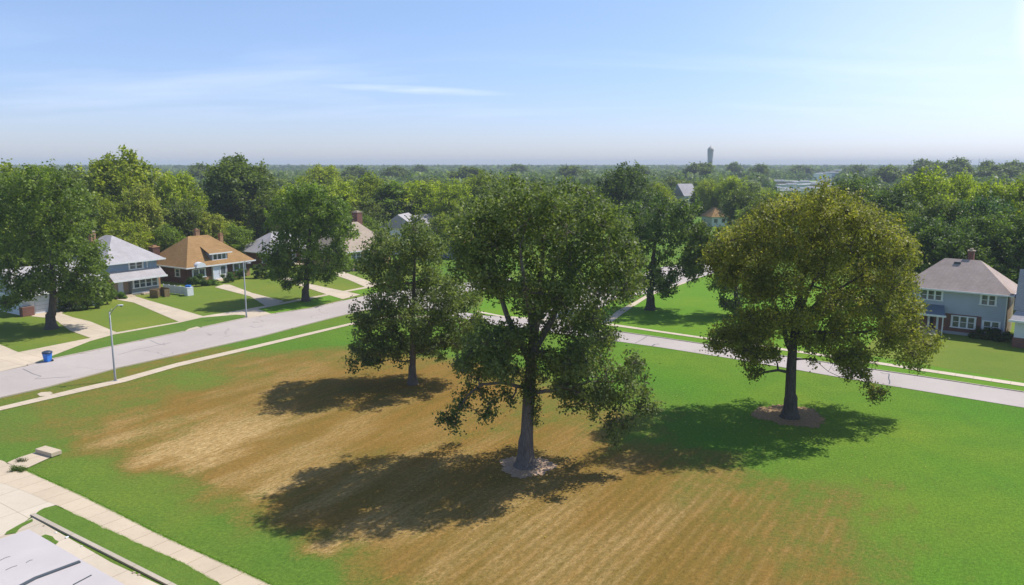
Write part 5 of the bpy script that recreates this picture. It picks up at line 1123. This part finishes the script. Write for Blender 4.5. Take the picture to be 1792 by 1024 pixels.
rng = np.random.default_rng(8)
C_ = []
for (px, py, sx, n_) in ((930, 830, 6.5, 600), (1370, 745, 7, 350), (725, 680, 5, 300)):
    g0 = gp(px, py); q = rng.normal(size=(n_, 2)) * sx * .5; C_.append(np.stack([g0.x + q[:, 0] - 1.5, g0.y + q[:, 1] - .8, np.full(n_, .035) + rng.uniform(0, .02, n_)], 1))
C_ = np.concatenate(C_); k = len(C_); nn = rng.normal(size=(k, 3)) * .35 + np.array([0, 0, 1]); nn /= np.linalg.norm(nn, axis=1)[:, None]; s_ = rng.uniform(.06, .13, k)
o = link('fallen_leaves', leaf_mesh('fallen_leaves', C_, nn, s_, s_ * .7, rng.uniform(.3, 1, k), rng), M['leaf']); o.color = (2.6, 1.7, .9, 1); tag(o, 'dry brown leaves fallen under the three park trees', 'leaves', kind='stuff')
# ------------------------------------------------------------------ distant buildings
def far_house(px, py, Y, w, d, hw, hr, roofm, wallm, rz, label, hiproof=True, group='distant buildings'):
    p = pl(px, py, Y); r = empty('distant_house', (p.x, Y, 0), rz, label=label, cat='house', group=group)
    obj('wall', B((-w / 2, w / 2, -d / 2, d / 2, -.3, hw)), M[wallm], r)
    bm = bmesh.new()
    if hiproof: hip(bm, -w / 2 - .5, w / 2 + .5, -d / 2 - .5, d / 2 + .5, hw, hr)
    else:
        v = [bm.verts.new(q) for q in [(-w / 2 - .5, -d / 2 - .5, hw), (w / 2 + .5, -d / 2 - .5, hw), (w / 2 + .5, d / 2 + .5, hw), (-w / 2 - .5, d / 2 + .5, hw), (-w / 2 - .5, 0, hr), (w / 2 + .5, 0, hr)]]
        for f in ((0, 1, 5, 4), (2, 3, 4, 5), (0, 4, 3), (1, 2, 5), (3, 2, 1, 0)): bm.faces.new([v[k] for k in f])
    obj('roof', bm, M[roofm], r)
    for k in (-1, 1): 
        f = obj('window', B((k * w * .25 - .6, k * w * .25 + .6, -d / 2 - .06, -d / 2 - .004, hw - 1.9, hw - .7)), M['glass'], r)
    return r
far_house(1251, 360, 255, 5.5, 7, 3.2, 6.2, 'roof_orange', 'whitesid', .25, 'distant house with an orange-tan hip roof left of the olive park tree')
far_house(1269, 360, 268, 4.6, 6, 4.6, 7.2, 'roof_white', 'whitesid', .3, 'distant pale grey house with a small porch, right of the orange roof', False)
far_house(1198, 330, 330, 7, 8, 7.0, 12, 'roof_white', 'whitesid', .5, 'distant white house with a steep pale roof below the water tower', False)
far_house(706, 395, 176, 7, 8, 6.0, 9.0, 'roof_white', 'whitesid', 1.4, 'white gabled house behind the tan roof, left one of two', False)
far_house(742, 395, 180, 9, 8, 5.5, 8.6, 'roof_grey', 'whitesid', 1.2, 'white gabled house seen through the top of the second park tree', False)
far_house(803, 408, 170, 9, 8, 3.5, 6.5, 'roof_orange', 'blue', 1.0, 'small orange-roofed house glimpsed left of the largest park tree')
far_house(1140, 345, 245, 10, 8, 5, 8.2, 'roof_tan', 'tansid', .2, 'distant tan roof just right of the large dark tree')
far_house(1726, 320, 330, 15, 11, 5.5, 9.2, 'roof_white', 'whitesid', .1, 'distant white-roofed house among trees at the upper right')
far_house(1522, 312, 420, 14, 10, 5, 8, 'roof_tan', 'tansid', .1, 'distant low tan house right of the olive park tree top')
far_house(710, 318, 420, 13, 9, 5, 8, 'roof_white', 'whitesid', .4, 'distant white house above the second park tree')
far_house(784, 316, 400, 10, 9, 5, 8.2, 'roof_white', 'whitesid', .4, 'distant white house left of the largest park tree')
far_house(1001, 312, 430, 10, 9, 6, 9, 'roof_white', 'whitesid', .2, 'distant pair of white gables above the largest park tree, left one')
far_house(1033, 313, 410, 13, 9, 5, 8.4, 'roof_white', 'whitesid', .2, 'distant pair of white gables above the largest park tree, right one')
bs = [(1358, 0, 700, 30, 14, 5.5, 'tansid'), (1380, 0, 640, 24, 12, 4, 'whitesid'), (1402, 0, 690, 22, 12, 5.0, 'whitesid'), (1424, 0, 650, 26, 12, 4.2, 'tansid'), (1446, 0, 710, 20, 12, 6, 'whitesid'), (1352, 0, 560, 18, 9, 3.4, 'whitesid'), (1375, 0, 520, 16, 8, 3.2, 'whitesid'), (1412, 0, 560, 20, 9, 3.4, 'whitesid'), (1440, 0, 590, 18, 9, 3.6, 'whitesid'),
      (1425, 302, 1020, 30, 14, 8, 'whitesid'), (1447, 303, 1050, 34, 14, 9.5, 'blue'), (1460, 299, 1090, 20, 12, 12, 'tansid')]
for i, (px, py, Y, ww, dd_, hh, wm) in enumerate(bs):
    p = Vector(((px - 896) / F * (Y + 3), Y, 0)); r = empty('distant_shed', (p.x, Y, 0), .05 * i - .1, label='low pale building in the white cluster above the olive park tree' if i < 9 else 'pale building in the small group just under the skyline', cat='building', group='white buildings of the far cluster' if i < 9 else 'pale buildings under the skyline')
    obj('wall', B((-ww / 2, ww / 2, -dd_ / 2, dd_ / 2, -.3, hh - .6)), M[wm], r); obj('roof', B((-ww / 2 - .4, ww / 2 + .4, -dd_ / 2 - .4, dd_ / 2 + .4, hh - .6, hh), (-ww / 5, ww / 8, -dd_ / 4, dd_ / 5, hh, hh + 1)), M['whiteroof'], r)
    obj('doorway', B(*[(-ww / 2 + (k + .3) * ww / 4, -ww / 2 + (k + .75) * ww / 4, -dd_ / 2 - .08, -dd_ / 2 - .005, .0, hh * .5) for k in range(4)]), M['glass'], r)
# water tower
Yt = 1150; pb = pl(1242, 300, Yt); s = Yt / F
ztop = pl(1242, 262, Yt).z; zcap = pl(1242, 257, Yt).z; zb = pl(1242, 256, Yt).z
r = empty('water_tower', (pb.x, Yt, 0), label='round concrete water tower with a domed cap standing above the horizon', cat='water tower')
bm = bmesh.new(); lathe(bm, [(4.2 * s, 0), (4.3 * s, ztop * .45), (4.5 * s, ztop * .7), (5.1 * s, ztop * .88), (5.2 * s, ztop)], 32); obj('shaft', bm, M['towerc'], r, False)
bm = bmesh.new(); lathe(bm, [(5.45 * s, ztop - 1), (5.3 * s, ztop + .6 * s), (4.2 * s, ztop + 2.6 * s), (2.4 * s, ztop + 4.4 * s), (.8 * s, ztop + 5.6 * s), (.3 * s, ztop + 6.2 * s)], 32); obj('cap', bm, M['towercap'], r, True)
bm = bmesh.new(); tube(bm, [(0, 0, ztop + 6 * s), (0, 0, ztop + 8 * s)], [.35 * s, .1 * s], 8); obj('spire', bm, M['seam'], r)
obj('window_slot', B(*[(-.4 * s, .4 * s, -4.75 * s - .3, -4.2 * s, ztop * k, ztop * k + 2) for k in (.5, .6)]), M['seam'], r)
for px, Y in ((1595, 1500), (1714, 1500)):
    p = pl(px, 281 if px < 1700 else 277, Y); bm = bmesh.new(); tube(bm, [(p.x, Y, 0), (p.x, Y, p.z)], [.9, .3], 6); tube(bm, [(p.x - 2, Y, p.z * .9), (p.x + 2, Y, p.z * .9)], .25, 4)
    tag(obj('radio_mast', bm, M['greymetal']), 'thin radio mast on the skyline, ' + ('left' if px < 1700 else 'right') + ' one of two', 'mast')

# ------------------------------------------------------------------ haze
m = bpy.data.materials.new('haze_air'); m.use_nodes = True; t = m.node_tree; t.nodes.clear()
o_ = t.nodes.new('ShaderNodeOutputMaterial'); pv = t.nodes.new('ShaderNodeVolumePrincipled')
pv.inputs['Color'].default_value = (.64, .70, .88, 1); pv.inputs['Density'].default_value = 0.00026; pv.inputs['Anisotropy'].default_value = 0.0
t.links.new(pv.outputs[0], o_.inputs['Volume'])
hz = obj('haze', B((-6900, 6900, -300, 6900, -1, zb + 3)), m); tag(hz, 'thin blue summer haze', 'haze', kind='stuff')
